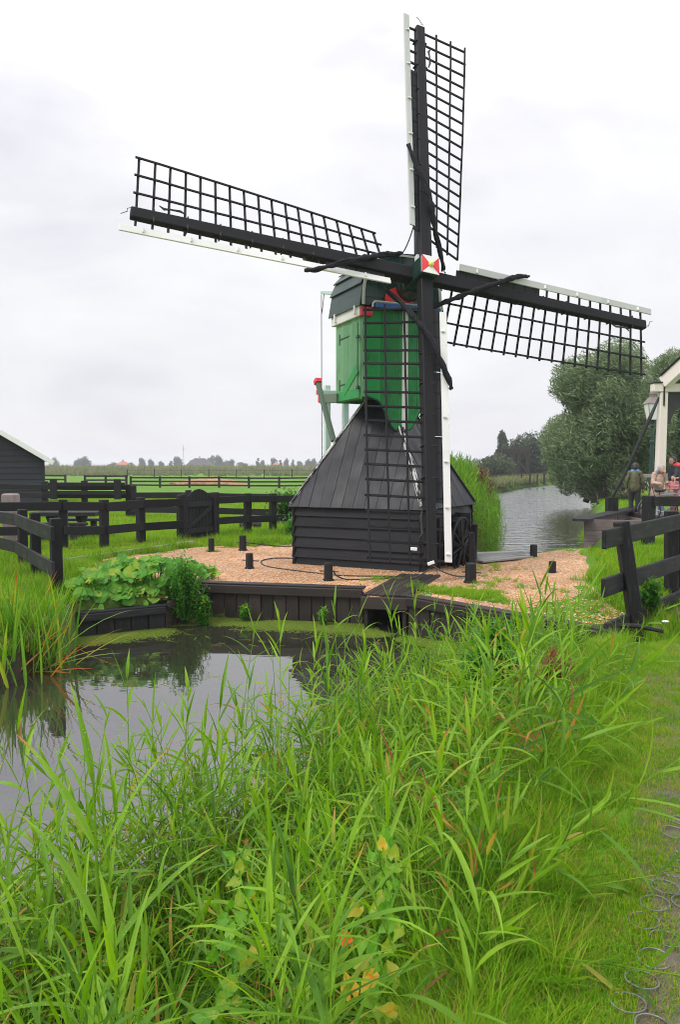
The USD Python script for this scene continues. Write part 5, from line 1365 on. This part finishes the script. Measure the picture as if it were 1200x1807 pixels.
# climbing bindweed with heart leaves
def bindweed(label, foot, top, n, seed, yel=()):
    r = np.random.default_rng(seed); t = Thing('bindweed', label, 'climbing plant', foot)
    foot, top = np.array(foot), np.array(top)
    path_ = np.array([foot + (top - foot) * s + (.02 * math.sin(s * 19), .02 * math.cos(s * 17), 0) for s in np.linspace(0, 1, 24)])
    t.part('vine', MB().tube(path_, .003, 4, t=.5), 'broad_leaf')
    for i in range(n):
        s = (i + r.random()) / n; p = foot + (top - foot) * s + (r.normal(0, .066 * (1.25 - .9 * s)), r.normal(0, .05) - .03, r.normal(0, .01))
        t.part('leaf', round_leaf(MB(), p, r.uniform(.020, .033) * (1.15 - .5 * s), (r.normal(0, .7), -1.0 + r.normal(0, .35), .55 + r.normal(0, .4)), r.uniform(.60, .76), True, r.normal(PI, .7)), 'broad_leaf')
    for dx, dz, tn, sz in yel:
        p = foot + (dx, -.12, dz)
        t.part('leaf', round_leaf(MB(), p, sz, (r.normal(0, .3), -1, .4), tn, True, PI + r.normal(0, .6)), 'broad_leaf', label='yellowed leaf')


bindweed('bindweed column of heart-shaped leaves in the reeds left of centre', (-.33, 2.30, -.35), (-.29, 2.36, .50), 52, 71)
bindweed('bindweed with yellow and orange leaves low in the reeds right of centre', (.12, 2.30, -.30), (.14, 2.36, .55), 64, 72, ((-.07, .70, .84, .024), (-.10, .60, .93, .024), (-.03, .50, .86, .028), (-.09, .455, .84, .031), (.0, .88, .88, .018), (.05, .64, .81, .022), (.03, .40, .83, .024)))
bindweed('pale heart-leaved climber deep in the reeds at the bottom edge', (-.12, 2.25, -.6), (-.05, 2.35, -.05), 26, 73, ((-.05, .2, .84, .03),))

# reeds along the canal beside the mill
creed = [reed_parts(rr, rr.uniform(1.5, 2.0), 13, 1.2, rr.uniform(.12, .40)) for _ in range(6)]
P = []
while len(P) < 1500:
    x, y = rr.uniform(2.4, 8), rr.uniform(16.2, 33)
    c_ = float(dist(CANAL, x, y))
    if x > .200 * y + rr.normal(0, .12): continue
    lim = np.interp(y, [16, 18, 22, 33], [1.0, .9, .7, .4])
    if -lim < c_ < 1.2 and x < 3.0 + (y - 16) * .30 + .6: P.append((x, y))
P = np.array(P)
scatter('canal_reeds', [(merged([s] + l), 'reed_leaf', 'reed_plant') for s, l in creed], np.c_[P, np.maximum(ground_z(P[:, 0], P[:, 1]), WATER - .15)], None, rr.uniform(.85, 1.2, len(P)) * np.interp(P[:, 1], [16, 19, 33], [.72, .92, .95]) * np.interp(P[:, 0] / P[:, 1], [.15, .21], [1.0, .62]), label='tall reeds along the canal behind the mill', cat='reeds')
P = np.array([(rr.uniform(8.2, 11.5) + k * .08, rr.uniform(40, 60) + k * .2) for k in range(120)])
herb_bush('hedge_shrub', 'reddish leafed shrub above the reeds behind the mill roof', (4.7, 26.5, -.1), .55, 1.75, 1100, .13, 'dead_leaf', .35, 81)
herb_bush('hedge_shrub', 'green leafed shrub behind the fence left of the mill roof', (-1.6, 24.2, -.1), .9, 1.05, 2400, .14, 'broad_leaf', .22, 82)
herb_bush('hedge_shrub', 'dark green shrub behind the fence nearest the mill wall', (-.35, 23.0, -.1), .8, 1.0, 2000, .13, 'broad_leaf', .24, 83)
herb_bush('verge_weeds', 'flowering weeds at the fence foot beside the mill', (-1.1, 19.4, -.1), .6, .55, 1500, .09, 'broad_leaf', .35, 84, 'weeds')
# brown and green reed belts far off
fr_ = [(tuft(rg, 40, 2.0, .9, .12, rg.uniform(.3, .8), (.1, .9), 3, .1), 'far_reed', 'reed_tuft') for _ in range(5)]
P = [(x * y / 300, y) for x, y in zip(rg.uniform(-200, 190, 7000), rg.uniform(135, 330, 7000))]
P += [(np.interp(y, [64, 84, 112], [11.4, 19.2, 33.5]) + rg.uniform(-.8, .9), y) for y in rg.uniform(64, 112, 420)]
P = np.array(P); sc = np.where(P[:, 1] > 200, rg.uniform(.8, 1.3, len(P)), np.where(P[:, 1] > 125, rg.uniform(.3, .7, len(P)), rg.uniform(.30, .55, len(P))))
scatter('reed_belt', fr_, np.c_[P, np.full(len(P), -.15)], None, sc, label='belt of olive reeds across the far meadow and canal bend', cat='reeds')

# ------------------------------------------------------------------ trees
def crown_mesh(lobes, n, ll, lw, seed, wind=(0, 0, 0), tone=.5, light=(-.4, -.3, .85)):
    """leaves spread through lobes (x, y, z, rx, ry, rz), thicker near each lobe's outside, some gaps"""
    r = np.random.default_rng(seed)
    lob = np.array(lobes, float); wgt = lob[:, 3] * lob[:, 4] * lob[:, 5]; wgt = wgt ** .8 / (wgt ** .8).sum()
    k = r.choice(len(lob), int(n * 1.6), p=wgt)
    d = r.normal(0, 1, (len(k), 3)); d /= np.linalg.norm(d, axis=1, keepdims=True)
    q = r.random(len(k)) ** .40
    p = lob[k, :3] + d * lob[k, 3:6] * q[:, None]
    keep = meshkit.fbm(p * (1.6 / lob[:, 3:].mean()), 3, seed) > (.40 if len(lob) > 100 else .36)
    p, k, q = p[keep][:n], k[keep][:n], q[keep][:n]
    m = len(p)
    a = r.normal(0, 1, (m, 3)) * .75 + np.asarray(wind); a /= np.linalg.norm(a, axis=1, keepdims=True)
    b = np.cross(a, r.normal(0, 1, (m, 3))); b /= np.linalg.norm(b, axis=1, keepdims=True)
    L, W = ll * r.uniform(.6, 1.4, (m, 1)), lw * r.uniform(.6, 1.4, (m, 1))
    v = np.stack([p - a * L / 2, p + b * W / 2, p + a * L / 2, p - b * W / 2], 1).reshape(-1, 3)
    f = (np.arange(m) * 4)[:, None] + np.array([0, 1, 2, 3])
    lt = r.random(len(lob)) * .25 - .12
    tn = np.clip(tone + lt[k] + r.normal(0, .16, m), 0, 1)
    return MB().add(v, f, None, np.repeat(tn, 4))


def lobes_for(r, c, w, dpt, h, n, size, up=1.0):
    out = []
    for _ in range(n * 2 if size < .2 else 0):          # loose sprays round the outside
        d = r.normal(0, 1, 3); d[2] = abs(d[2]) if r.random() < .7 else d[2]; d /= np.linalg.norm(d); s = size * r.uniform(.25, .5); q = r.uniform(1.0, 1.32)
        out.append((c[0] + d[0] * w * q, c[1] + d[1] * dpt * q, c[2] + d[2] * h * q, s * 1.5, s, s * .7))
    for _ in range(n):
        d = r.normal(0, 1, 3); d /= np.linalg.norm(d); q = r.random() ** .4
        s = size * r.uniform(.6, 1.3)
        out.append((c[0] + d[0] * w * q, c[1] + d[1] * dpt * q, c[2] + d[2] * h * q, s, s, s * up))
    return out


def tree(name, label, foot, h, w, n, ll, lw, seed, mat='willow_leaf', trunk_r=.2, wind=(0, 0, 0), nl=26, size=.3, low=.22, tone=.5, group=None, stems=1, bark='bark', up=1.0):
    r = np.random.default_rng(seed); f = np.array(foot, float); t = Thing(name, label, 'tree', f, group=group)
    cc = f + (wind[0] * h * .06, 0, h * (low + (1 - low) * .5))
    lobes = lobes_for(r, cc, w * .5 * (1 - size * .6), w * .5 * (1 - size * .6), h * (1 - low) * .5 * (1 - size * .45), nl, w * size, up)
    tr = MB()
    for s in range(stems):
        b = f + (r.normal(0, .25) * (stems > 1) * w * .25, r.normal(0, .2) * (stems > 1), -.2)
        tp = cc + (r.normal(0, .1) * w, 0, h * .15)
        tr.tube([b, b + (tp - b) * .4 + r.normal(0, .08, 3) * h * .1, tp], [trunk_r, trunk_r * .7, trunk_r * .2], 8)
        for lb in lobes[s::stems][:9]:
            q = b + (tp - b) * r.uniform(.35, .75)
            tr.tube([q, (q + np.array(lb[:3])) / 2 + (0, 0, -.03 * h), lb[:3]], [trunk_r * .4, trunk_r * .25, trunk_r * .08], 5)
    t.part('trunk', tr, bark, smooth=True)
    t.part('crown', crown_mesh(lobes, n, ll, lw, seed, wind, tone), mat)
    return t


W_ = (-.75, 0, .55)
tree('willow_tree', 'large windblown grey-green willow on the right canal bank', (13.3, 38.4, -.1), 7.5, 6.0, 95000, .29, .042, 101, wind=W_, nl=90, size=.17, low=.03, stems=3, trunk_r=.2, tone=.60)
tree('willow_tree', 'lower willow leaning over the canal at the left of the big one', (13.3, 42.0, -.1), 5.6, 3.9, 60000, .29, .042, 102, wind=W_, nl=70, size=.17, low=.02, stems=2, trunk_r=.18, tone=.55)
tree('willow_tree', 'thin pale willow top rising right behind the sail tip and lamp', (16.9, 41.5, -.1), 8.2, 4.2, 40000, .29, .042, 103, wind=(-.3, 0, .7), nl=60, size=.15, low=.08, stems=2, trunk_r=.16, tone=.62)
tree('willow_tree', 'dark willow crown filling the gap behind the bridge arch', (18.7, 39.5, -.1), 5.4, 5.4, 45000, .29, .042, 104, wind=W_, nl=60, size=.17, low=.03, stems=2, trunk_r=.18, tone=.52)
tree('bank_tree', 'dark bushy tree between the far drawbridge and the willow', (33.0, 126, -.1), 6.0, 10.5, 16000, .50, .16, 105, nl=36, size=.2, low=.02, tone=.36)
tree('bank_tree', 'tall dark tree just behind the far drawbridge', (27.6, 116, -.1), 5.2, 7.0, 14000, .5, .16, 106, nl=30, size=.22, low=.02, tone=.38, mat='far_leaf')
tree('bank_tree', 'dark tree left of the far drawbridge, below the poplar', (28.3, 125, -.1), 4.2, 6.0, 11000, .5, .16, 107, nl=26, size=.22, low=.02, tone=.38, mat='far_leaf')
tree('poplar_tree', 'slender poplar standing over the far trees', (30.6, 150, -.1), 8.6, 2.6, 9000, .45, .16, 108, mat='far_leaf', nl=22, size=.28, low=.02, tone=.42, up=1.9)
tree('round_bush', 'round pale green bush at the canal bend', (20.2, 103, -.1), 3.4, 4.2, 9000, .32, .12, 109, nl=24, size=.24, low=.0, tone=.7, mat='far_leaf')
# tree lines on the horizon: the first of each kind is copied
hz0 = tree('horizon_tree', 'round grey-green tree on the horizon nearest the shed roof', (-330, 560, -.1), 10, 11, 1500, 1.6, .9, 120, mat='far_leaf', nl=14, size=.3, low=.0, tone=.5, group='trees on the horizon')
hz1 = tree('horizon_tree', 'slim pointed tree on the horizon beside the shed', (-321, 570, -.1), 14, 4.5, 900, 1.4, .8, 121, mat='far_leaf', nl=12, size=.3, low=.0, tone=.45, group='trees on the horizon', up=1.7)
for px, wpx, hpx, kind in ((96, 16, 10, 0), (150, 20, 12, 0), (138, 16, 9, 0), (252, 13, 10, 0), (268, 11, 8, 0), (286, 10, 5, 0), (302, 9, 6, 1), (315, 18, 12, 0), (341, 12, 6, 0), (372, 16, 13, 0), (387, 17, 14, 0), (407, 13, 8, 0), (398, 12, 6, 0), (456, 8, 11, 1), (463, 9, 7, 0), (485, 14, 10, 0), (495, 8, 8, 1), (505, 9, 9, 0), (517, 8, 8, 1), (530, 12, 5, 0), (545, 14, 8, 0), (553, 12, 9, 0), (200, 18, 3, 0), (230, 14, 3, 0), (430, 20, 3, 0), (800, 16, 9, 0), (812, 12, 7, 0), (826, 20, 8, 0), (842, 16, 9, 0), (858, 14, 8, 0), (870, 12, 10, 0), (60, 20, 8, 0)):
    D = 560 + 40 * math.sin(px); x = (px - 600) / 1400 * D
    hgt = (hpx + 6) / 1400 * D; wid = wpx / 1400 * D
    src = (hz0, 10, 11) if kind == 0 else (hz1, 14, 4.5)
    copy_of(src[0], 'horizon_tree', 'hazy grey-green tree in the line along the flat horizon', 'tree', (x, D, -.1), px * .7, (wid / src[2], wid / src[2], hgt / src[1]), 'trees on the horizon')
def house(label, px, D, w, hw, hr, roof='brick_red', wall='far_wall'):
    x = (px - 600) / 1400 * D; t = Thing('farmhouse', label, 'house', (x, D, -.1))
    t.part('wall', MB().box((x - w / 2, D - 4, -.2), (x + w / 2, D + 4, hw), ch=.02), wall)
    rf = t.part('roof', MB().add([(x - w * .55, D - 4.4, hw), (x + w * .55, D - 4.4, hw), (x + w * .55, D + 4.4, hw), (x - w * .55, D + 4.4, hw), (x - w * .22, D, hw + hr), (x + w * .22, D, hw + hr)], [(0, 1, 5), (0, 5, 4), (1, 2, 5), (2, 3, 4), (2, 4, 5), (3, 0, 4), (0, 2, 1), (0, 3, 2)]), roof)
    t.part('chimney', MB().box((x - .6, D - .5, hw + hr - 1), (x + .4, D + .5, hw + hr + 1.0)), 'far_wall', rf)
    for q in (-.3, 0, .3):
        t.part('window', MB().box((x + w * q - .6, D - 4.08, .9), (x + w * q + .6, D - 3.98, 2.2)), 'far_dark')
house('far farmhouse with a bright red roof on the horizon', 218, 470, 7, 1.8, 2.4)
house('far low farmhouse with a dark grey roof on the horizon', 353, 480, 14, 2.2, 4.0, 'far_dark')
house('small red-roofed house between horizon trees near the mill', 488, 520, 5, 1.6, 2.0)
t = Thing('radio_mast', 'thin lattice mast on the horizon above the trees', 'mast', (-118, 600, 0))
t.part('mast', MB().beam((-118, 600, 0), (-118, 600, 17), .25, .25, up=(0, 1, 0)), 'far_dark')
t.part('cross_arm', MB().beam((-119.2, 600, 14), (-116.8, 600, 14), .2, .2), 'far_dark')

# the far drawbridge over the canal bend
t = Thing('far_drawbridge', 'dark wooden drawbridge frame far along the canal', 'bridge', (24.8, 110, 0))
def fp(px, py, D=108.0): return ((px - 600) / 1400 * D, D, EYE - (py - 822) / 1400 * D)
for px, dy in ((906, 0), (915, 4), (931, 0), (926, 4)):
    a, b = fp(px, 842), fp(px, 798)
    t.part('post', MB().beam((a[0], a[1] + dy, -.3), (b[0], b[1] + dy, b[2]), .42, .42, up=(0, 1, 0)), 'wet_brown')
for dy in (0, 4):
    a, b = fp(884, 797), fp(935, 797)
    t.part('balance_beam', MB().beam((a[0], a[1] + dy, a[2] + .1), (b[0], b[1] + dy, b[2]), .45, .5), 'wet_brown')
a = fp(905, 792); b = fp(934, 793)
t.part('lintel', MB().beam(a, b, .4, .55), 'wet_brown')
t.part('brace', MB().beam(fp(915, 815), fp(929, 832), .3, .3, up=(0, 1, 0)), 'wet_brown')
a, b = fp(886, 796), fp(886, 793)
for px in np.linspace(886, 934, 9):
    t.part('baluster', MB().beam(fp(px, 796), fp(px, 791), .18, .18, up=(0, 1, 0)), 'wet_brown')
t.part('deck', MB().beam((fp(895, 838)[0], 110, .35), (fp(950, 838)[0], 112, .35), 4, .3), 'wet_brown')
t = Thing('bank_fence', 'low dark post and wire fence along the far canal bank', 'fence', (20, 85, 0))
for px in (866, 886, 905, 920, 935, 948, 960):
    D = 80.0; x = (px - 600) / 1400 * D
    t.part('post', MB().beam((x, D, -.3), (x, D, .82), .14, .14, up=(0, 1, 0)), 'wet_brown')
t.part('wire', MB().tube([(14.9, 80, .7), (20.7, 80, .7)], .02, 4), 'iron')

# ------------------------------------------------------------------ people
def hulls(chains, edge=.03, smooth=6):
    """chains of (joint, joint) with radii: one continuous body"""
    parts = []
    for chain in chains:
        for (p, r0), (q, r1) in zip(chain[:-1], chain[1:]):
            A = m3.Manifold.sphere(r0, 14).translate(tuple(map(float, p))); Bq = m3.Manifold.sphere(r1, 14).translate(tuple(map(float, q)))
            parts.append(m3.Manifold.batch_hull([A, Bq]))
    m = m3.Manifold.batch_boolean(parts, m3.OpType.Add).refine_to_length(edge).to_mesh()
    tm_ = trimesh.Trimesh(m.vert_properties[:, :3], m.tri_verts, process=True)
    trimesh.smoothing.filter_taubin(tm_, iterations=smooth)
    return tm_


def person(label, foot, h, face, coat, trousers, hair, lean=0.0, arms=None, head_down=0.0, coat_len=.0, hood=None, shoe='shoe', name='person'):
    """face: heading of the person, radians (0 looks along +x); sizes scale with h"""
    s = h / 1.72; foot = np.array(foot, float)
    f = np.array([math.cos(face), math.sin(face), 0]); l = np.array([-f[1], f[0], 0]); u = np.array([0, 0, 1.0])
    def J(a, b, c): return foot + (f * a + l * b + u * c) * s
    t = Thing(name, label, 'person', foot)
    hip, chest, neck = J(0, 0, .93), J(lean * .25, 0, 1.24), J(lean * .5, 0, 1.44)
    hc = J(lean * .5 + .035 + head_down * .06, 0, 1.585 - head_down * .035)
    sh = [J(lean * .46, b * .155, 1.39) for b in (1, -1)]
    el, wr = [], []
    for i, b in enumerate((1, -1)):
        a = (arms or ('down', 'down'))[i]
        if a == 'down': el.append(J(lean * .4 - .02, b * .24, 1.12)); wr.append(J(lean * .4 + .05, b * .25, .87))
        elif a == 'fwd': el.append(J(lean * .4 + .06, b * .24, 1.13)); wr.append(J(lean * .4 + .27, b * .10, 1.10))
        else: el.append(J(lean * .4 + .10, b * .25, 1.14)); wr.append(J(lean * .4 + .34, b * .16, 1.02))
    legs = [(J(0, b * .09, .90), J(.03 + .04 * b, b * .10, .50), J(.02 * b, b * .10, .09)) for b in (1, -1)]
    R = lambda r: r * s
    body = [[(hip, R(.125)), (chest, R(.135)), (neck, R(.075))], [(neck, R(.055)), (hc - u * R(.07), R(.052)), (hc, R(.09))], [(hc + u * R(.02), R(.092)), (hc + f * R(.035) - u * R(.055), R(.062))]]
    for i in range(2):
        body += [[(sh[i], R(.055)), (el[i], R(.042)), (wr[i], R(.028))], [(legs[i][0], R(.085)), (legs[i][1], R(.058)), (legs[i][2], R(.038))]]
        hd = unit(wr[i] - el[i] + f * .02 * s); hs_ = unit(np.cross(hd, l) + 1e-6); pal = wr[i] + hd * R(.055)
        side = unit(np.cross(hd, hs_))
        body += [[(wr[i], R(.026)), (pal, R(.030))]]
        for k in range(4):
            k0 = pal + side * R(.019) * (k - 1.5) * .9 + hd * R(.03); ln = R((.055, .065, .062, .048)[k])
            body += [[(k0, R(.009)), (k0 + hd * ln * .6, R(.0085)), (k0 + hd * ln + hs_ * R(.015), R(.007))]]
        body += [[(pal - side * R(.02), R(.012)), (pal - side * R(.045) + hd * R(.03), R(.009)), (pal - side * R(.045) + hd * R(.055), R(.008))]]
    hf = unit(f - u * head_down * .5)
    body += [[(hc + hf * R(.088) + u * R(.005), R(.010)), (hc + hf * R(.112) - u * R(.022), R(.013))]]
    for b in (1, -1): body += [[(hc + l * b * R(.088), R(.016)), (hc + l * b * R(.092) - u * R(.03), R(.011))]]
    tm_ = hulls(body, .022 * s, 4)
    sk = t.part('body', MB().tm(tm_), 'skin', smooth=True)
    for b in (1, -1):
        e = trimesh.creation.icosphere(1, R(.011)); e.apply_translation(hc + hf * R(.090) + l * b * R(.032) + u * R(.008)); t.part('eye', MB().tm(e), 'hair_dark', sk)
    t.part('mouth', MB().beam(hc + hf * R(.098) - u * R(.055) + l * R(.022), hc + hf * R(.098) - u * R(.055) - l * R(.022), R(.008), R(.008)), 'red_paint', sk)
    hm = hulls([[(hc + u * R(.035) - hf * R(.02), R(.098)), (hc - hf * R(.05) - u * R(.03), R(.085))], [(hc + u * R(.04) - hf * R(.02) + l * R(.05), R(.06)), (hc - hf * R(.03) - u * R(.05) + l * R(.06), R(.05))], [(hc + u * R(.04) - hf * R(.02) - l * R(.05), R(.06)), (hc - hf * R(.03) - u * R(.05) - l * R(.06), R(.05))]], .02 * s, 3)
    hv = np.array(hm.vertices); hv += (meshkit.noise(hv * 55, 3)[:, None] - .5) * R(.022) * unit(np.array([1, 1, 1]))
    t.part('hair', MB().add(hv, hm.faces), hair, smooth=True)
    hem = J(0, 0, .93 - .02 - coat_len)
    cj = [[(J(0, 0, .90), R(.168)), (chest, R(.155)), (J(lean * .45, 0, 1.39), R(.105))], [(sh[0], R(.072)), (sh[1], R(.072))], [(J(lean * .45, 0, 1.42), R(.085)), (J(lean * .48, 0, 1.47), R(.07))]]
    if coat_len > 0: cj += [[(J(0, .05, .9), R(.150)), (J(0, .06, .93 - coat_len), R(.165))], [(J(0, -.05, .9), R(.150)), (J(0, -.06, .93 - coat_len), R(.165))]]
    for i in range(2): cj += [[(sh[i], R(.070)), (el[i], R(.058)), (wr[i] - unit(wr[i] - el[i]) * R(.02), R(.046))]]
    cm = hulls(cj, .03 * s, 5); cv = np.array(cm.vertices)
    cv += (meshkit.fbm(cv * 14, 2, 5)[:, None] - .5) * .022 * np.array(cm.vertex_normals)
    cp = t.part('coat', MB().add(cv, cm.faces), coat, smooth=True)
    if coat_len > 0:
        bm = MB().lathe([(R(.178), -.02), (R(.184), 0), (R(.178), .02)], J(0, 0, 1.03), 18); t.part('belt', bm, coat, cp)
    tj = [[(J(0, 0, .9), R(.14)), (J(0, 0, .85), R(.135))]]
    for i in range(2): tj += [[(legs[i][0], R(.105)), (legs[i][1], R(.078)), (legs[i][2] + u * R(.02), R(.062))]]
    t.part('trousers', MB().tm(hulls(tj, .03 * s, 4)), trousers, smooth=True)
    for i in range(2):
        a = legs[i][2]; a = np.array([a[0], a[1], foot[2] + R(.045)])
        t.part('shoe', MB().tm(hulls([[(a - f * R(.03), R(.045)), (a + f * R(.16) - u * R(.012), R(.032))]], .02 * s, 2)), shoe, smooth=True)
    return t, dict(hc=hc, neck=neck, wr=wr, J=J, f=f, l=l, u=u, s=s, chest=chest)


DK = .16
pa, q = person('person in an olive quilted jacket walking away beside the street lamp', (9.62, 25.9, .0), 1.76, math.radians(70), 'coat_olive', 'trousers_dark', 'hair_dark', .06, ('down', 'down'))
pa.part('scarf', MB().tm(hulls([[(q['neck'] + q['l'] * .07, .075), (q['neck'] - q['l'] * .07, .075)]], .02, 3)), 'scarf_blue', smooth=True)
for k in range(6):
    z = 1.02 + .07 * k
    pa.part('quilt_seam', MB().lathe([(.176, -.006), (.180, 0), (.176, .006)], q['J'](.03, 0, z), 16), 'coat_olive')
pb, q = person('person with grey hair in a beige belted coat, head bowed, holding a bicycle', (9.50, 23.75, .0), 1.74, math.radians(-78), 'coat_beige', 'jeans', 'hair_grey', .14, ('fwd', 'fwd'), 1.3, .34)
pb.part('scarf', MB().tm(hulls([[(q['neck'] + q['l'] * .06 + q['f'] * .03, .075), (q['neck'] - q['l'] * .06 + q['f'] * .03, .075)]], .02, 3)), 'scarf_grey', smooth=True)
single('phone', MB().beam(q['wr'][0] + q['f'] * .09 - q['l'] * .0 + q['u'] * .03, q['wr'][1] + q['f'] * .09 + q['u'] * .03, .09, .018), 'bag_black', 'black phone held in both hands by the person in beige', 'phone')
bg = q['J'](.10, -.26, .62)
t = Thing('shoulder_bag', 'black shoulder bag hanging at the side of the person in beige', 'bag', bg)
t.part('bag', MB().beam(bg + (0, 0, -.14), bg + (0, 0, .14), .30, .11, up=q['f'], ch=.03), 'bag_black')
t.part('strap', MB().tube([bg + (.1, 0, .12), q['J'](0, -.2, 1.1), q['J'](.05, -.05, 1.5), q['J'](.0, .1, 1.42), q['J'](-.1, -.1, 1.1), bg + (-.1, 0, .12)], .012, 5), 'bag_black')
# the bicycle stands before the person in beige
cx, cy, cz = 9.62, 23.25, .0
hd = np.array([.78, -.62, 0]); t = Thing('bicycle', 'dark bicycle with chrome handlebar held beside the cream bridge post', 'bicycle', (cx, cy, cz))
def bp_(a, z): return np.array([cx, cy, cz + z]) + hd * a
w0, w1, bb = bp_(-.52, .34), bp_(.53, .34), bp_(-.08, .30)
for c in (w0, w1):
    P = [c + hd * .32 * math.cos(a) + np.array([0, 0, .32 * math.sin(a)]) for a in np.linspace(0, 2 * PI, 29)]
    wl = t.part('wheel', MB().tube(P, .02, 6, cap=False), 'tyre', smooth=True)
    sp = MB()
    for a in np.linspace(0, PI, 9)[:-1]: sp.tube([c + hd * .3 * math.cos(a) + np.array([0, 0, .3 * math.sin(a)]), c - hd * .3 * math.cos(a) - np.array([0, 0, .3 * math.sin(a)])], .0025, 3)
    t.part('spokes', sp, 'chrome', wl)
fm = MB()
seat_t, head_t, head_b = bp_(-.24, .78), bp_(.34, .86), bp_(.39, .68)
for a, b in ((bb, seat_t), (bb, head_b), (seat_t, head_t), (bb, w0), (seat_t, w0), (head_b, w1), (head_t, head_b)): fm.tube([a, b], .016, 6)
t.part('frame', fm, 'bike_blue')
sdv = np.array([-hd[1], hd[0], 0])
t.part('handlebar', MB().tube([bp_(.22, 1.06) + sdv * .28, bp_(.34, 1.08) + sdv * .2, bp_(.36, 1.02), bp_(.34, 1.08) - sdv * .2, bp_(.22, 1.06) - sdv * .28], .012, 6).tube([head_t, bp_(.36, 1.02)], .013, 6), 'chrome')
t.part('saddle', MB().tm(hulls([[(bp_(-.33, .93), .07), (bp_(-.10, .93), .035)]], .03, 3)).tube([seat_t, bp_(-.26, .92)], .013, 6), 'bag_black')
t.part('mudguard', MB().tube([w0 + hd * .35 * math.cos(a) + np.array([0, 0, .35 * math.sin(a)]) for a in np.linspace(.2, PI, 12)], .02, 5), 'bike_blue')
pc, q = person('person in a dark jacket with red shoulder on the bridge, hair black', (10.35, 24.5, DK), 1.80, math.radians(190), 'coat_dark', 'trousers_dark', 'hair_dark', .10, ('hold', 'down'), .4)
pc.part('shoulder_flash', MB().tm(hulls([[(q['J'](.02, .17, 1.43), .085), (q['J'](.04, .06, 1.44), .09)]], .02, 3)), 'bright_red', smooth=True)
pd, q = person('small person in a pink coat standing by the white handrail', (10.15, 24.1, DK), 1.22, math.radians(215), 'coat_pink', 'coat_pink', 'hair_dark', .03, ('fwd', 'fwd'), .3, .28)
pe, q = person('person in dark clothes at the very right edge of the photo', (10.35, 23.5, DK), 1.76, math.radians(150), 'coat_dark', 'trousers_dark', 'hair_dark', .05, ('down', 'fwd'), .2, .2)
pf, q2 = person('person in a red jacket half hidden behind the bridge post', (10.05, 25.0, DK), 1.45, math.radians(230), 'red_paint', 'trousers_dark', 'hair_dark', .05, ('down', 'down'))

# the air: far trees fade a little
usdkit.material(stage, '/World/Looks/haze', {'v': ('principled_volume', {'color': (0.93, 0.94, 0.97), 'density': 0.00055, 'anisotropy': 0.2})}, volume='v.volume')
single('haze', MB().add([(x, y, z) for z in (-4.0, 24.0) for x, y in ((-2600, -400), (2600, -400), (2600, 4200), (-2600, 4200))], [(0, 3, 2, 1), (4, 5, 6, 7), (0, 1, 5, 4), (1, 2, 6, 5), (2, 3, 7, 6), (3, 0, 4, 7)]), None, kind='stuff', label='pale damp air over the flat fields', cat='haze')
UsdShade.MaterialBindingAPI.Apply(stage.GetPrimAtPath('/World/haze')).Bind(UsdShade.Material.Get(stage, '/World/Looks/haze'))
